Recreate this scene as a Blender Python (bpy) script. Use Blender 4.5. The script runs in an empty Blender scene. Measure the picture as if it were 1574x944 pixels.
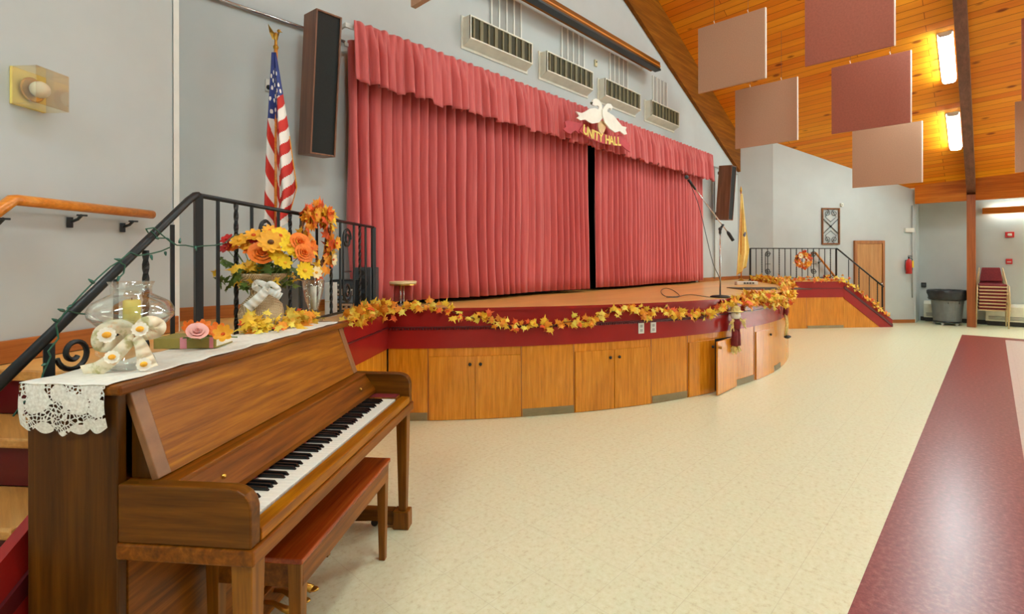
import bpy, bmesh, math, random
from mathutils import Vector, Matrix, Euler
PI = math.pi
random.seed(7)
scene = bpy.context.scene
COL = scene.collection

# ------------------------------------------------------------------ camera model (1574 x 944)
FPX, CXP, CYP, YAW, VCAM, HCAM, ROLL = 775.24, 787.0, 401.07, math.radians(43.627), 4.343, 1.5, -0.0021
SY, CY = math.sin(YAW), math.cos(YAW)
# world: x = u along the stage wall, y = -v (v grows from the stage wall towards the audience), z up

def unroll(px, py):
    a, b = px - CXP, py - CYP
    c, s = math.cos(ROLL), math.sin(ROLL)
    return (c*a + s*b)/FPX, (-s*a + c*b)/FPX
def cw(X, Y, z=0.0):
    """point X metres right of and Y metres ahead of the camera, at height z"""
    return Vector((X*SY + Y*CY, -VCAM - X*CY + Y*SY, z))
def at_Y(px, py, Y):
    a, b = unroll(px, py)
    return cw(a*Y, Y, HCAM - b*Y)
def at_z(px, py, z):
    a, b = unroll(px, py)
    return at_Y(px, py, (HCAM - z)/b)
def at_v(px, py, v):
    a, b = unroll(px, py)
    return at_Y(px, py, (VCAM - v)/(SY - a*CY))
def at_u(px, py, u):
    a, b = unroll(px, py)
    return at_Y(px, py, u/(a*SY + CY))
def at_line(px, py, p, d):
    """on the vertical plane through p (2D world) with direction d"""
    o = cw(0, 0); q = at_Y(px, py, 1.0); r = (q - o)
    n = Vector((-d[1], d[0]))
    t = ((p[0]-o.x)*n.x + (p[1]-o.y)*n.y)/(r.x*n.x + r.y*n.y)
    return at_Y(px, py, t)

# ------------------------------------------------------------------ mesh builder
class MB:
    def __init__(s): s.v = []; s.f = []; s.m = []; s.M = Matrix.Identity(4); s.uv = None
    def add(s, vs, fs, mat=0):
        b = len(s.v)
        s.v += [s.M @ Vector(p) for p in vs]
        s.f += [tuple(i + b for i in f) for f in fs]
        s.m += [mat]*len(fs)
        return s
    def box(s, lo, hi, mat=0):
        x0, y0, z0 = lo; x1, y1, z1 = hi
        return s.add([(x0,y0,z0),(x1,y0,z0),(x1,y1,z0),(x0,y1,z0),(x0,y0,z1),(x1,y0,z1),(x1,y1,z1),(x0,y1,z1)],
                     [(3,2,1,0),(4,5,6,7),(0,1,5,4),(1,2,6,5),(2,3,7,6),(3,0,4,7)], mat)
    def prism(s, poly, d, mat=0):
        """poly: 3D points in a plane, extruded by vector d"""
        n = len(poly); d = Vector(d)
        vs = [Vector(p) for p in poly] + [Vector(p) + d for p in poly]
        return s.add(vs, [tuple(range(n))[::-1], tuple(range(n, 2*n))] + [(i, (i+1) % n, n+(i+1) % n, n+i) for i in range(n)], mat)
    def taper(s, c0, c1, h0, h1, mat=0):
        """square bar from c0 to c1 (z direction), half sizes h0, h1 as (hx, hy)"""
        vs = []
        for c, h in ((c0, h0), (c1, h1)):
            for sx, sy in ((-1,-1),(1,-1),(1,1),(-1,1)): vs.append((c[0]+sx*h[0], c[1]+sy*h[1], c[2]))
        return s.add(vs, [(3,2,1,0),(4,5,6,7),(0,1,5,4),(1,2,6,5),(2,3,7,6),(3,0,4,7)], mat)
    def tube(s, pts, r, n=8, mat=0, close=False, twist=0.0):
        pts = [Vector(p) for p in pts]; N = len(pts)
        rs = r if isinstance(r, (list, tuple)) else [r]*N
        vs = []; up = None
        for i, p in enumerate(pts):
            a = pts[(i-1) % N] if (i or close) else p
            b = pts[(i+1) % N] if (i < N-1 or close) else p
            t = (b - a).normalized() if (b-a).length > 1e-9 else Vector((0,0,1))
            if up is None: up = Vector((0,0,1)) if abs(t.z) < .9 else Vector((1,0,0))
            x = up - t*up.dot(t)
            x = x.normalized() if x.length > 1e-6 else t.orthogonal().normalized()
            up = x; y = t.cross(x)
            for k in range(n):
                an = 2*PI*k/n + twist*i + PI/n
                vs.append(p + (x*math.cos(an) + y*math.sin(an))*rs[i])
        fs = []
        for i in range(N if close else N-1):
            for k in range(n):
                j = (i+1) % N
                fs.append((i*n+k, i*n+(k+1) % n, j*n+(k+1) % n, j*n+k))
        if not close: fs += [tuple(range(n))[::-1], tuple((N-1)*n+k for k in range(n))]
        return s.add(vs, fs, mat)
    def lathe(s, prof, c=(0,0,0), n=24, mat=0, ruffle=None):
        vs = []; c = Vector(c)
        for i, (r, z) in enumerate(prof):
            for k in range(n):
                a = 2*PI*k/n
                rr = r*(1 + (ruffle(i, a) if ruffle else 0))
                vs.append(c + Vector((rr*math.cos(a), rr*math.sin(a), z)))
        fs = [(i*n+k, i*n+(k+1) % n, (i+1)*n+(k+1) % n, (i+1)*n+k) for i in range(len(prof)-1) for k in range(n)]
        fs += [tuple(range(n))[::-1], tuple((len(prof)-1)*n+k for k in range(n))]
        return s.add(vs, fs, mat)
    def ball(s, c, r, mat=0, n=12, sc=(1,1,1), lump=0.0):
        m = max(6, n//2+2); vs = []; c = Vector(c)
        for i in range(1, m):
            th = PI*i/m
            for k in range(n):
                a = 2*PI*k/n
                q = r*(1 + lump*(random.random()-.5))
                vs.append(c + Vector((q*math.sin(th)*math.cos(a)*sc[0], q*math.sin(th)*math.sin(a)*sc[1], q*math.cos(th)*sc[2])))
        t, b = len(vs), len(vs)+1
        vs += [c + Vector((0,0,r*sc[2])), c - Vector((0,0,r*sc[2]))]
        fs = [(i*n+k, (i+1)*n+k, (i+1)*n+(k+1) % n, i*n+(k+1) % n) for i in range(m-2) for k in range(n)]
        fs += [(t, k, (k+1) % n) for k in range(n)] + [(b, (m-2)*n+(k+1) % n, (m-2)*n+k) for k in range(n)]
        return s.add(vs, fs, mat)
    def grid(s, fn, nu, nv, mat=0, matf=None, thick=None):
        vs = [fn(i/nu, j/nv) for j in range(nv+1) for i in range(nu+1)]
        b = len(s.v)
        s.v += [s.M @ Vector(p) for p in vs]
        for j in range(nv):
            for i in range(nu):
                a = b + j*(nu+1) + i
                s.f.append((a, a+1, a+nu+2, a+nu+1)); s.m.append(matf((i+.5)/nu, (j+.5)/nv) if matf else mat)
        return s
    def build(s, name, mats, parent=None, smooth=False, bevel=0.0, solid=0.0, seg=2, **tags):
        me = bpy.data.meshes.new(name)
        me.from_pydata([tuple(v) for v in s.v], [], s.f)
        if not isinstance(mats, (list, tuple)): mats = [mats]
        for m in mats: me.materials.append(m)
        me.polygons.foreach_set('material_index', s.m)
        if smooth: me.polygons.foreach_set('use_smooth', [True]*len(s.f))
        me.update()
        o = bpy.data.objects.new(name, me); COL.objects.link(o)
        if parent is not None: o.parent = parent
        if solid:
            md = o.modifiers.new('solid', 'SOLIDIFY'); md.thickness = solid; md.offset = 0
        if bevel:
            md = o.modifiers.new('bevel', 'BEVEL'); md.width = bevel; md.segments = seg; md.limit_method = 'ANGLE'; md.angle_limit = math.radians(40)
        tag(o, **tags)
        return o
def tag(o, label=None, cat=None, group=None, kind=None):
    if label: o['label'] = label
    if cat: o['category'] = cat
    if group: o['group'] = group
    if kind: o['kind'] = kind
    return o
def thing(name, label, cat, loc=(0,0,0), rotz=0.0, group=None, rot=None):
    o = bpy.data.objects.new(name, None); COL.objects.link(o)
    o.empty_display_size = .1
    o.location = loc; o.rotation_euler = rot if rot is not None else (0, 0, rotz)
    return tag(o, label, cat, group)

# ------------------------------------------------------------------ materials
def lin(c):
    def f(x):
        x /= 255.0
        return x/12.92 if x <= .04045 else ((x+.055)/1.055)**2.4
    return (f(c[0]), f(c[1]), f(c[2]), 1)
class NT:
    def __init__(s, name):
        s.m = bpy.data.materials.new(name); s.m.use_nodes = True
        s.t = s.m.node_tree; s.b = s.t.nodes['Principled BSDF']
        s.tc = None
    def n(s, typ, **kw):
        o = s.t.nodes.new(typ)
        for k, v in kw.items(): setattr(o, k, v)
        return o
    def l(s, a, b): s.t.links.new(a, b)
    def coord(s, scale=(1,1,1), rot=(0,0,0), loc=(0,0,0)):
        if s.tc is None: s.tc = s.n('ShaderNodeTexCoord')
        mp = s.n('ShaderNodeMapping'); mp.inputs['Scale'].default_value = scale; mp.inputs['Rotation'].default_value = rot; mp.inputs['Location'].default_value = loc
        s.l(s.tc.outputs['Object'], mp.inputs['Vector']); return mp.outputs['Vector']
    def noise(s, vec, scale, detail=4, rough=.55, dist=0):
        q = s.n('ShaderNodeTexNoise'); q.inputs['Scale'].default_value = scale; q.inputs['Detail'].default_value = detail
        q.inputs['Roughness'].default_value = rough; q.inputs['Distortion'].default_value = dist
        s.l(vec, q.inputs['Vector']); return q.outputs['Fac']
    def ramp(s, fac, stops):
        r = s.n('ShaderNodeValToRGB'); e = r.color_ramp.elements
        while len(e) < len(stops): e.new(.5)
        for el, (p, c) in zip(e, stops): el.position = p; el.color = c
        s.l(fac, r.inputs['Fac']); return r.outputs['Color']
    def mix(s, fac, a, b, typ='MIX'):
        m = s.n('ShaderNodeMix', data_type='RGBA', blend_type=typ)
        for sock, val in ((m.inputs[0], fac), (m.inputs[6], a), (m.inputs[7], b)):
            if hasattr(val, 'links') or hasattr(val, 'is_linked'): s.l(val, sock)
            else: sock.default_value = val
        return m.outputs[2]
    def math(s, op, a, b=0.0):
        m = s.n('ShaderNodeMath', operation=op)
        for sock, val in ((m.inputs[0], a), (m.inputs[1], b)):
            if hasattr(val, 'is_linked'): s.l(val, sock)
            else: sock.default_value = val
        return m.outputs[0]
    def bump(s, h, strength=.2, dist=.01):
        b = s.n('ShaderNodeBump'); b.inputs['Strength'].default_value = strength; b.inputs['Distance'].default_value = dist
        s.l(h, b.inputs['Height']); s.l(b.outputs['Normal'], s.b.inputs['Normal'])
    def set(s, **kw):
        for k, v in kw.items():
            s.b.inputs[{'rough':'Roughness','metal':'Metallic','spec':'Specular IOR Level','coat':'Coat Weight','coatr':'Coat Roughness','sheen':'Sheen Weight','trans':'Transmission Weight','ior':'IOR','alpha':'Alpha'}[k]].default_value = v
        return s
def mix_col(a, b, t): return tuple(a[i]*(1-t)+b[i]*t for i in range(3))
def plain(name, c, rough=.5, var=.06, scale=8, bump=0.0, **kw):
    t = NT(name); co = t.coord()
    f = t.noise(co, scale)
    a = lin(tuple(max(0, x*(1-var)) for x in c)); b = lin(tuple(min(255, x*(1+var)) for x in c))
    t.l(t.ramp(f, [(.3, a), (.7, b)]), t.b.inputs['Base Color'])
    t.set(rough=rough, **kw)
    if bump: t.bump(t.noise(co, scale*6, 3), bump)
    return t.m
def wood(name, dark, mid, light, axis=0, grain=30, rough=.35, stretch=.06, streak=1.0, **kw):
    """grain runs along object axis `axis`"""
    t = NT(name)
    sc = [grain]*3; sc[axis] = grain*stretch
    co = t.coord(tuple(sc))
    f = t.noise(co, 1.0, 6, .62, .4)
    sc2 = [grain*4]*3; sc2[axis] = grain*.12
    g = t.noise(t.coord(tuple(sc2)), 1.0, 3, .5)
    sc3 = [3.0]*3; sc3[axis] = .6
    big = t.noise(t.coord(tuple(sc3)), 1.0, 2, .5)
    col = t.ramp(f, [(.28, lin(dark)), (.5, lin(mid)), (.72, lin(light))])
    fine = t.ramp(g, [(.35, (.72,.66,.6,1)), (.6, (1,1,1,1))])
    col = t.mix(.55*streak, col, fine, 'MULTIPLY')
    bg = t.ramp(big, [(.3, (.78,.74,.7,1)), (.7, (1.08,1.05,1.0,1))])
    col = t.mix(.6, col, bg, 'MULTIPLY')
    t.l(col, t.b.inputs['Base Color']); t.set(rough=rough, **kw)
    t.bump(g, .04, .002)
    return t.m
def emit(name, c, strength):
    t = NT(name); t.b.inputs['Base Color'].default_value = lin(c)
    t.b.inputs['Emission Color'].default_value = lin(c); t.b.inputs['Emission Strength'].default_value = strength
    return t.m
M = {}
M['wall'] = plain('wall_paint', (191,196,194), .75, .015, 2.5, .02)
M['cabdoor'] = plain('grey_steel_doors', (100,99,94), .5, .04)
M['cab'] = plain('grey_steel', (72,71,68), .5, .05)
M['white'] = plain('white_paint', (222,222,214), .5, .02)
M['offwhite'] = plain('off_white_metal', (228,225,208), .45, .03)
M['louver'] = plain('pale_grey_louver', (158,157,150), .5, .03)
M['olive'] = plain('olive_grey_vent_inside', (62,58,34), .7, .1)
M['olive_fin'] = plain('olive_vent_fins', (122,114,82), .6, .06)
M['black'] = plain('black_metal', (26,27,28), .38, .1)
M['iron'] = plain('wrought_iron', (19,19,19), .45, .15, 20, .05)
M['shade_black'] = plain('painted_shade_black', (9,9,10), .9, .1)  # black colour standing for unlit depth backstage and in the cupboard
M['charcoal'] = plain('charcoal_plastic', (62,66,70), .5, .06)
M['grille'] = plain('speaker_grille_cloth', (28,29,27), .85, .12, 120, .15)
M['silver'] = plain('silver_metal', (205,203,200), .25, .03, metal=.85)
M['chrome'] = plain('worn_chrome', (190,190,192), .2, .03, metal=1)
M['brass'] = plain('brass', (205,160,70), .28, .06, metal=.9)
M['gold'] = plain('gold_paint', (248,220,120), .4, .05)
M['fringe'] = plain('gold_fringe', (236,158,40), .7, .1, 60)
M['grey'] = plain('light_grey_enamel', (170,170,164), .45, .05)
M['bluegrey'] = plain('blue_grey_plastic', (110,124,140), .5, .05)
M['plasticgrey'] = plain('grey_bin_plastic', (112,118,118), .5, .05)
M['bag'] = plain('black_bin_liner', (44,45,47), .3, .15, 12, .25)
M['red'] = plain('red_enamel', (196,34,28), .3, .05)
M['darkred'] = plain('dark_red_felt', (120,22,28), .9, .1)
M['burgundy'] = plain('burgundy_gloss_paint', (158,34,30), .22, .05, 3, spec=.4)
M['burgundy_dark'] = plain('burgundy_riser', (92,18,22), .4, .08, 6)
M['vinyl_grey'] = plain('grey_brown_toe_grille', (150,134,98), .5, .06)
M['vinyl_black'] = plain('dark_cove_base', (46,40,36), .5, .08)
M['paper'] = plain('cream_paper', (236,228,206), .7, .04)
M['ivory'] = plain('ivory_key', (240,238,226), .2, .015, spec=.5)
M['ebony'] = plain('black_key', (18,18,19), .2, .1)
M['candle'] = plain('yellow_candle_wax', (244,226,128), .45, .03)
M['pink'] = plain('pink_ribbon', (226,140,150), .6, .05)
M['goldbook'] = plain('gold_green_book_cloth', (158,138,62), .55, .08, 12)
M['petal_pink'] = plain('pink_petals', (246,178,168), .6, .08, 20)
M['petal_orange'] = plain('orange_petals', (247,122,30), .6, .1, 20)
M['petal_yellow'] = plain('yellow_petals', (255,206,20), .6, .06, 20)
M['petal_amber'] = plain('amber_petals', (252,172,40), .6, .08, 20)
M['petal_cream'] = plain('cream_petals', (252,226,176), .6, .06, 20)
M['petal_red'] = plain('red_petals', (196,28,24), .6, .1, 20)
M['petal_white'] = plain('white_petals', (250,244,226), .6, .04, 20)
M['leaf_orange'] = plain('orange_fabric_leaves', (255,146,26), .6, .14, 14)
M['leaf_amber'] = plain('amber_fabric_leaves', (255,188,44), .6, .12, 14)
M['leaf_yellow'] = plain('yellow_fabric_leaves', (255,214,84), .6, .1, 14)
M['leaf_rust'] = plain('rust_fabric_leaves', (228,90,24), .6, .14, 14)
M['leaf_green'] = plain('green_leaves', (92,116,48), .6, .14, 14)
M['stem'] = plain('brown_stems', (96,64,36), .8, .12, 20)
M['vine'] = plain('grapevine', (122,76,42), .8, .16, 20)
M['green_wire'] = plain('green_wire', (30,84,62), .5, .08)
M['green_bulb'] = plain('small_glass_bulbs', (58,104,88), .25, .1)
M['doll_skirt'] = plain('maroon_cloth', (124,34,36), .8, .1, 30)
M['raffia'] = plain('raffia_straw', (238,206,130), .8, .14, 40)
M['mauve'] = plain('dusty_mauve_fabric', (186,148,120), .85, .03, 60, .05)
M['rose'] = plain('dusty_rose_fabric', (162,92,73), .8, .05, 40, .05)
M['trimcream'] = plain('cream_panel_edge', (244,226,206), .5, .03)
M['yellowflag'] = plain('buff_yellow_cloth', (250,222,140), .7, .05, 10)
M['blueemblem'] = plain('slate_blue_print', (92,100,130), .7, .1, 30)
M['flag_red'] = plain('flag_red', (206,44,32), .65, .05)
M['flag_white'] = plain('flag_white', (240,234,226), .65, .03)
M['flag_blue'] = plain('flag_blue', (42,56,122), .65, .08)
M['ribbon_red'] = plain('rose_red_board', (196,76,84), .6, .05)
M['board_white'] = plain('white_board', (246,244,232), .5, .02)
M['bell'] = plain('tan_bell', (222,190,140), .5, .06)
M['tan'] = plain('tan_plastic', (206,190,148), .5, .05)
M['chairred'] = plain('maroon_upholstery', (126,40,46), .8, .08, 40)
M['chairframe'] = plain('champagne_chair_frame', (214,186,140), .35, .05)
M['soil'] = plain('pale_wood_top', (236,214,160), .35, .05)
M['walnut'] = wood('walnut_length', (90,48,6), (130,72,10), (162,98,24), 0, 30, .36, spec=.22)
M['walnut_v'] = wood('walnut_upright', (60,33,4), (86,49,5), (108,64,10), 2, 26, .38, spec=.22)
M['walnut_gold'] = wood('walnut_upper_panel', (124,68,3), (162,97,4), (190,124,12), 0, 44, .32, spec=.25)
M['walnut_pale'] = plain('worn_walnut_edge', (140,94,54), .35, .08, 20)
M['mahogany'] = wood('bench_mahogany', (136,48,12), (172,72,20), (196,94,30), 0, 30, .25, spec=.45)
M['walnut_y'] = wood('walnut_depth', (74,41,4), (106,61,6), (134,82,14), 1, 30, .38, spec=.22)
M['walnut_leg'] = wood('walnut_legs', (104,60,10), (138,84,16), (168,108,30), 2, 30, .36, spec=.25)
M['oak_panel'] = wood('stage_oak_panel', (196,116,14), (226,144,30), (242,168,54), 2, 40, .2, .07, .8, spec=.6)
M['oak_tread'] = wood('oak_tread', (186,128,58), (214,156,82), (230,176,104), 1, 24, .35)
M['oak_base'] = wood('oak_baseboard', (158,88,34), (184,108,46), (204,130,62), 0, 20, .4)
M['oak_rail'] = wood('oak_handrail', (208,120,34), (232,144,50), (242,164,74), 0, 26, .3)
M['deck'] = wood('stage_deck', (240,176,96), (248,192,110), (252,204,126), 0, 10, .3, .1, .5)
M['glulam'] = wood('glulam_beam', (110,58,4), (138,80,8), (164,100,18), 0, 14, .6, spec=.15)
M['glulam_dark'] = wood('dark_brown_beam', (96,60,42), (118,76,56), (138,92,70), 0, 14, .45)
M['post'] = wood('post_wood', (136,68,24), (164,88,34), (186,106,46), 2, 18, .45)
M['speaker_wood'] = wood('speaker_walnut', (104,66,42), (130,84,56), (150,100,70), 2, 26, .4)
M['door_wood'] = wood('door_oak', (176,114,50), (198,138,70), (214,158,90), 2, 18, .35)
M['casing'] = wood('door_casing_oak', (150,88,34), (176,108,46), (196,128,62), 2, 18, .4)
# glass
def glass_mat(name, tint=(250,252,250), rough=.03, k=.55):
    t = NT(name); tr = t.n('ShaderNodeBsdfTransparent'); tr.inputs['Color'].default_value = lin(tint)
    gl = t.n('ShaderNodeBsdfGlossy'); gl.inputs['Roughness'].default_value = rough; gl.inputs['Color'].default_value = (1,1,1,1)
    lw = t.n('ShaderNodeLayerWeight'); lw.inputs['Blend'].default_value = .25
    mx = t.n('ShaderNodeMixShader'); f = t.math('MULTIPLY', lw.outputs['Facing'], k)
    f = t.math('ADD', f, .05)
    t.l(f, mx.inputs[0]); t.l(tr.outputs[0], mx.inputs[1]); t.l(gl.outputs[0], mx.inputs[2])
    t.l(mx.outputs[0], t.t.nodes['Material Output'].inputs['Surface']); return t.m
M['glass'] = glass_mat('clear_glass'); M['acrylic'] = glass_mat('clear_acrylic', (252,250,242), .03, .4)
# curtain velour
t = NT('rose_curtain_cloth'); co = t.coord((40,40,2)); f = t.noise(co, 1.0, 3)
t.l(t.ramp(f, [(.3, lin((194,80,79))), (.7, lin((212,98,95)))]), t.b.inputs['Base Color']); t.set(rough=.7, sheen=.3); M['curtain'] = t.m
# acoustic ceiling planks
t = NT('knotty_pine_planks'); co = t.coord()
sep = t.n('ShaderNodeSeparateXYZ'); t.l(co, sep.inputs[0]); cmb = t.n('ShaderNodeCombineXYZ')
t.l(sep.outputs['Y'], cmb.inputs['X']); t.l(sep.outputs['X'], cmb.inputs['Y'])
br = t.n('ShaderNodeTexBrick'); t.l(cmb.outputs[0], br.inputs['Vector'])
br.inputs['Scale'].default_value = 1.0; br.inputs['Brick Width'].default_value = 2.6; br.inputs['Row Height'].default_value = .135
br.inputs['Mortar Size'].default_value = .005; br.inputs['Mortar Smooth'].default_value = .3; br.inputs['Bias'].default_value = 0
br.inputs['Color1'].default_value = lin((244,162,34)); br.inputs['Color2'].default_value = lin((228,126,20)); br.inputs['Mortar'].default_value = lin((160,80,8))
br.offset = .37
g = t.noise(t.coord((22, 1.4, 22)), 1.0, 5, .6, .5)
col = t.mix(.55, br.outputs['Color'], t.ramp(g, [(.3, (.84,.77,.62,1)), (.65, (1.05,1.05,1.02,1))]), 'MULTIPLY')
vo = t.n('ShaderNodeTexVoronoi'); vo.inputs['Scale'].default_value = 1.0; vo.inputs['Randomness'].default_value = 1.0
t.l(t.coord((4.2, 2.0, 1.0)), vo.inputs['Vector'])
kn = t.ramp(vo.outputs['Distance'], [(.09, (.3,.16,.08,1)), (.17, (1,1,1,1))])
col = t.mix(.85, col, kn, 'MULTIPLY')
t.l(col, t.b.inputs['Base Color']); t.set(rough=.45, spec=.2); M['pine'] = t.m
M['pine_x'] = wood('pine_fascia_beam', (176,90,12), (206,116,22), (224,140,40), 1, 12, .45, .08, spec=.2)
# floor with burgundy border pattern
t = NT('vinyl_tile_floor'); co = t.coord()
sp = t.noise(co, 34, 4, .7); sp2 = t.noise(co, 5, 3, .6); sp3 = t.noise(t.coord((44, 60, 44)), 1, 4, .7, .6); sp4 = t.noise(co, 7, 3, .6)
cream = t.ramp(sp, [(.3, lin((222,218,178))), (.45, lin((238,240,205))), (.7, lin((245,248,220)))])
cream = t.mix(.5, cream, t.ramp(sp3, [(.3, (.9,.87,.8,1)), (.66, (1,1,1,1))]), 'MULTIPLY'); cream = t.mix(.5, cream, t.ramp(sp4, [(.35, (1,.955,.93,1)), (.65, (.985,1,.97,1))]), 'MULTIPLY')
burg = t.ramp(sp, [(.28, lin((116,42,44))), (.5, lin((146,62,60))), (.75, lin((178,104,98)))])
burg = t.mix(.6, burg, t.ramp(sp3, [(.3, (.82,.78,.78,1)), (.65, (1.05,1.05,1.05,1))]), 'MULTIPLY')
mauve = t.ramp(sp, [(.3, lin((206,178,168))), (.7, lin((224,204,192)))])
sep = t.n('ShaderNodeSeparateXYZ'); t.l(co, sep.inputs[0]); X_, Y_ = sep.outputs['X'], sep.outputs['Y']
V_ = t.math('MULTIPLY', Y_, -1.0)
outer = t.math('MULTIPLY', t.math('GREATER_THAN', V_, 3.895), t.math('LESS_THAN', X_, 13.57))
inner = t.math('MULTIPLY', t.math('GREATER_THAN', V_, 4.51), t.math('LESS_THAN', X_, 13.2))
col = t.mix(outer, cream, burg); col = t.mix(inner, col, mauve)
# faint tile joints
bt = t.n('ShaderNodeTexBrick'); t.l(co, bt.inputs['Vector']); bt.offset = 0
for k, v in (('Scale', 1.0), ('Brick Width', .305), ('Row Height', .305), ('Mortar Size', .0025), ('Mortar Smooth', .5)): bt.inputs[k].default_value = v
bt.inputs['Color1'].default_value = bt.inputs['Color2'].default_value = (1,1,1,1); bt.inputs['Mortar'].default_value = (.9,.88,.85,1)
col = t.mix(1.0, col, bt.outputs['Color'], 'MULTIPLY')
t.l(col, t.b.inputs['Base Color'])
t.set(spec=.42, rough=.29)
M['floor'] = t.m
# lace
t = NT('ivory_lace'); co = t.coord()
vo = t.n('ShaderNodeTexVoronoi'); vo.feature = 'DISTANCE_TO_EDGE'; vo.inputs['Scale'].default_value = 85; t.l(co, vo.inputs['Vector'])
rose = t.n('ShaderNodeTexVoronoi'); rose.inputs['Scale'].default_value = 17; t.l(co, rose.inputs['Vector'])
solid_ = t.math('LESS_THAN', rose.outputs['Distance'], .52)
mesh_ = t.math('LESS_THAN', vo.outputs['Distance'], .13)
al = t.math('MAXIMUM', solid_, mesh_)
t.l(al, t.b.inputs['Alpha'])
t.l(t.ramp(t.noise(co, 120, 3), [(.3, lin((214,206,190))), (.7, lin((246,242,230)))]), t.b.inputs['Base Color']); t.set(rough=.8); t.bump(vo.outputs['Distance'], .5, .003); M['lace'] = t.m
M['linen'] = plain('white_linen', (238,234,222), .8, .03, 60, .2)
# burlap
t = NT('burlap_weave'); co = t.coord()
w1 = t.n('ShaderNodeTexWave'); w1.inputs['Scale'].default_value = 42; w1.inputs['Distortion'].default_value = 1.5; t.l(co, w1.inputs['Vector'])
w2 = t.n('ShaderNodeTexWave', bands_direction='Z'); w2.inputs['Scale'].default_value = 42; w2.inputs['Distortion'].default_value = 1.5; t.l(co, w2.inputs['Vector'])
f = t.math('MULTIPLY', w1.outputs['Fac'], w2.outputs['Fac'])
t.l(t.ramp(f, [(.1, lin((168,138,98))), (.6, lin((242,220,182)))]), t.b.inputs['Base Color']); t.set(rough=.9); t.bump(f, .6, .004); M['burlap'] = t.m
# printed ribbon fabric
t = NT('cream_printed_ribbon'); co = t.coord()
f = t.noise(co, 26, 3)
t.l(t.ramp(f, [(.36, lin((206,196,140))), (.46, lin((248,236,206))), (.62, lin((250,232,200))), (.72, lin((240,196,150)))]), t.b.inputs['Base Color']); t.set(rough=.75); M['printribbon'] = t.m
M['lamp'] = emit('fluorescent_diffuser', (222,252,255), 40.0)
M['lamp_cove'] = emit('cove_tube', (222,255,255), 26.0)

# ------------------------------------------------------------------ room
SL, UR = .4277, 6.4
def cz(u, v):                    # underside of the pine ceiling
    top = 9.62 + .05*v - SL*UR
    return top - SL*abs(u - UR)
S_Z = 1.06                       # stage height
U_END = 12.25                    # right end of the stage wall
LW = cw(-2.11, 3.17)             # free end of the left wall
RWC = cw(6.05, 11.68)            # near corner of the right wall
HL = YAW - math.radians(5.0)     # heading of left wall / stairs
dL = Vector((math.cos(HL), math.sin(HL)))
HR = math.radians(-40.0)
dR = Vector((math.cos(HR), math.sin(HR)))
RWE = Vector((RWC.x, RWC.y, 0)) + Vector((dR.x, dR.y, 0))*3.62
U_SIDE = 16.1

MB().box((-6,-16,-.1),(17,1.2,0)).build('floor', M['floor'], kind='structure')
# ceiling: two planked slopes
for nm, ua, ub in (('ceiling', UR, 15.32), ('ceiling', UR, -4.0)):
    mb = MB(); V0, V1 = -.05, 16
    q = [(ua,-V0,cz(ua,V0)),(ub,-V0,cz(ub,V0)),(ub,-V1,cz(ub,V1)),(ua,-V1,cz(ua,V1))]
    mb.prism(q, (0,0,.15)); mb.build(nm, M['pine'], kind='structure')
# stage wall with the proscenium opening
oa, ob_, ot = 2.45, 9.95, 3.45
mb = MB(); th = .2
def wpoly(pts): mb.prism([(u, 0, z) for u, z in pts], (0, th, 0))
wpoly([(-.5,0),(oa,0),(oa,cz(oa,0)),(-.5,cz(-.5,0))])
wpoly([(ob_,0),(U_END,0),(U_END,cz(U_END,0)),(ob_,cz(ob_,0))])
wpoly([(oa,ot),(ob_,ot),(ob_,cz(ob_,0)),(UR,cz(UR,0)),(oa,cz(oa,0))])
wpoly([(oa,0),(ob_,0),(ob_,S_Z-.035),(oa,S_Z-.035)])
mb.build('wall_stage', M['wall'], kind='structure')
mb = MB()                       # backstage beyond the opening, its unlit darkness painted black
mb.box((oa-.3,2.2,.9),(ob_+.3,2.3,4)); mb.box((oa-.3,.2,.94),(ob_+.3,2.3,1.04)); mb.box((oa-.3,.2,3.9),(ob_+.3,2.3,4.0)); mb.box((oa-.4,.2,.9),(oa-.3,2.3,4)); mb.box((ob_+.3,.2,.9),(ob_+.4,2.3,4))
mb.build('wall_backstage', M['shade_black'], kind='structure')
# left wall (free end near the stage) and its return
mb = MB()
def wallstrip(p, q, z0=0, th=.12, steps=1, mat=0):
    p = Vector((p[0], p[1], 0)); q = Vector((q[0], q[1], 0)); d = (q-p).normalized(); n = Vector((-d.y, d.x, 0))*th
    vs = []
    for r in (p, q):
        for s_ in (Vector((0,0,0)), n):
            a = r + s_
            vs += [(a.x, a.y, z0), (a.x, a.y, cz(a.x, -a.y)-.005)]
    mb.add(vs, [(0,4,5,1),(2,3,7,6),(0,1,3,2),(4,6,7,5),(1,5,7,3),(0,2,6,4)], mat)
pA = Vector((LW.x, LW.y)); pB = pA - dL*7.0
wallstrip(pB, pA)
mb.build('wall_left', M['wall'], kind='structure')
mb = MB(); wallstrip(pA + Vector((-dL.y, dL.x))*.12, Vector((pA.x-.45, -.0))); mb.build('wall_left_return', M['wall'], kind='structure')
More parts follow.
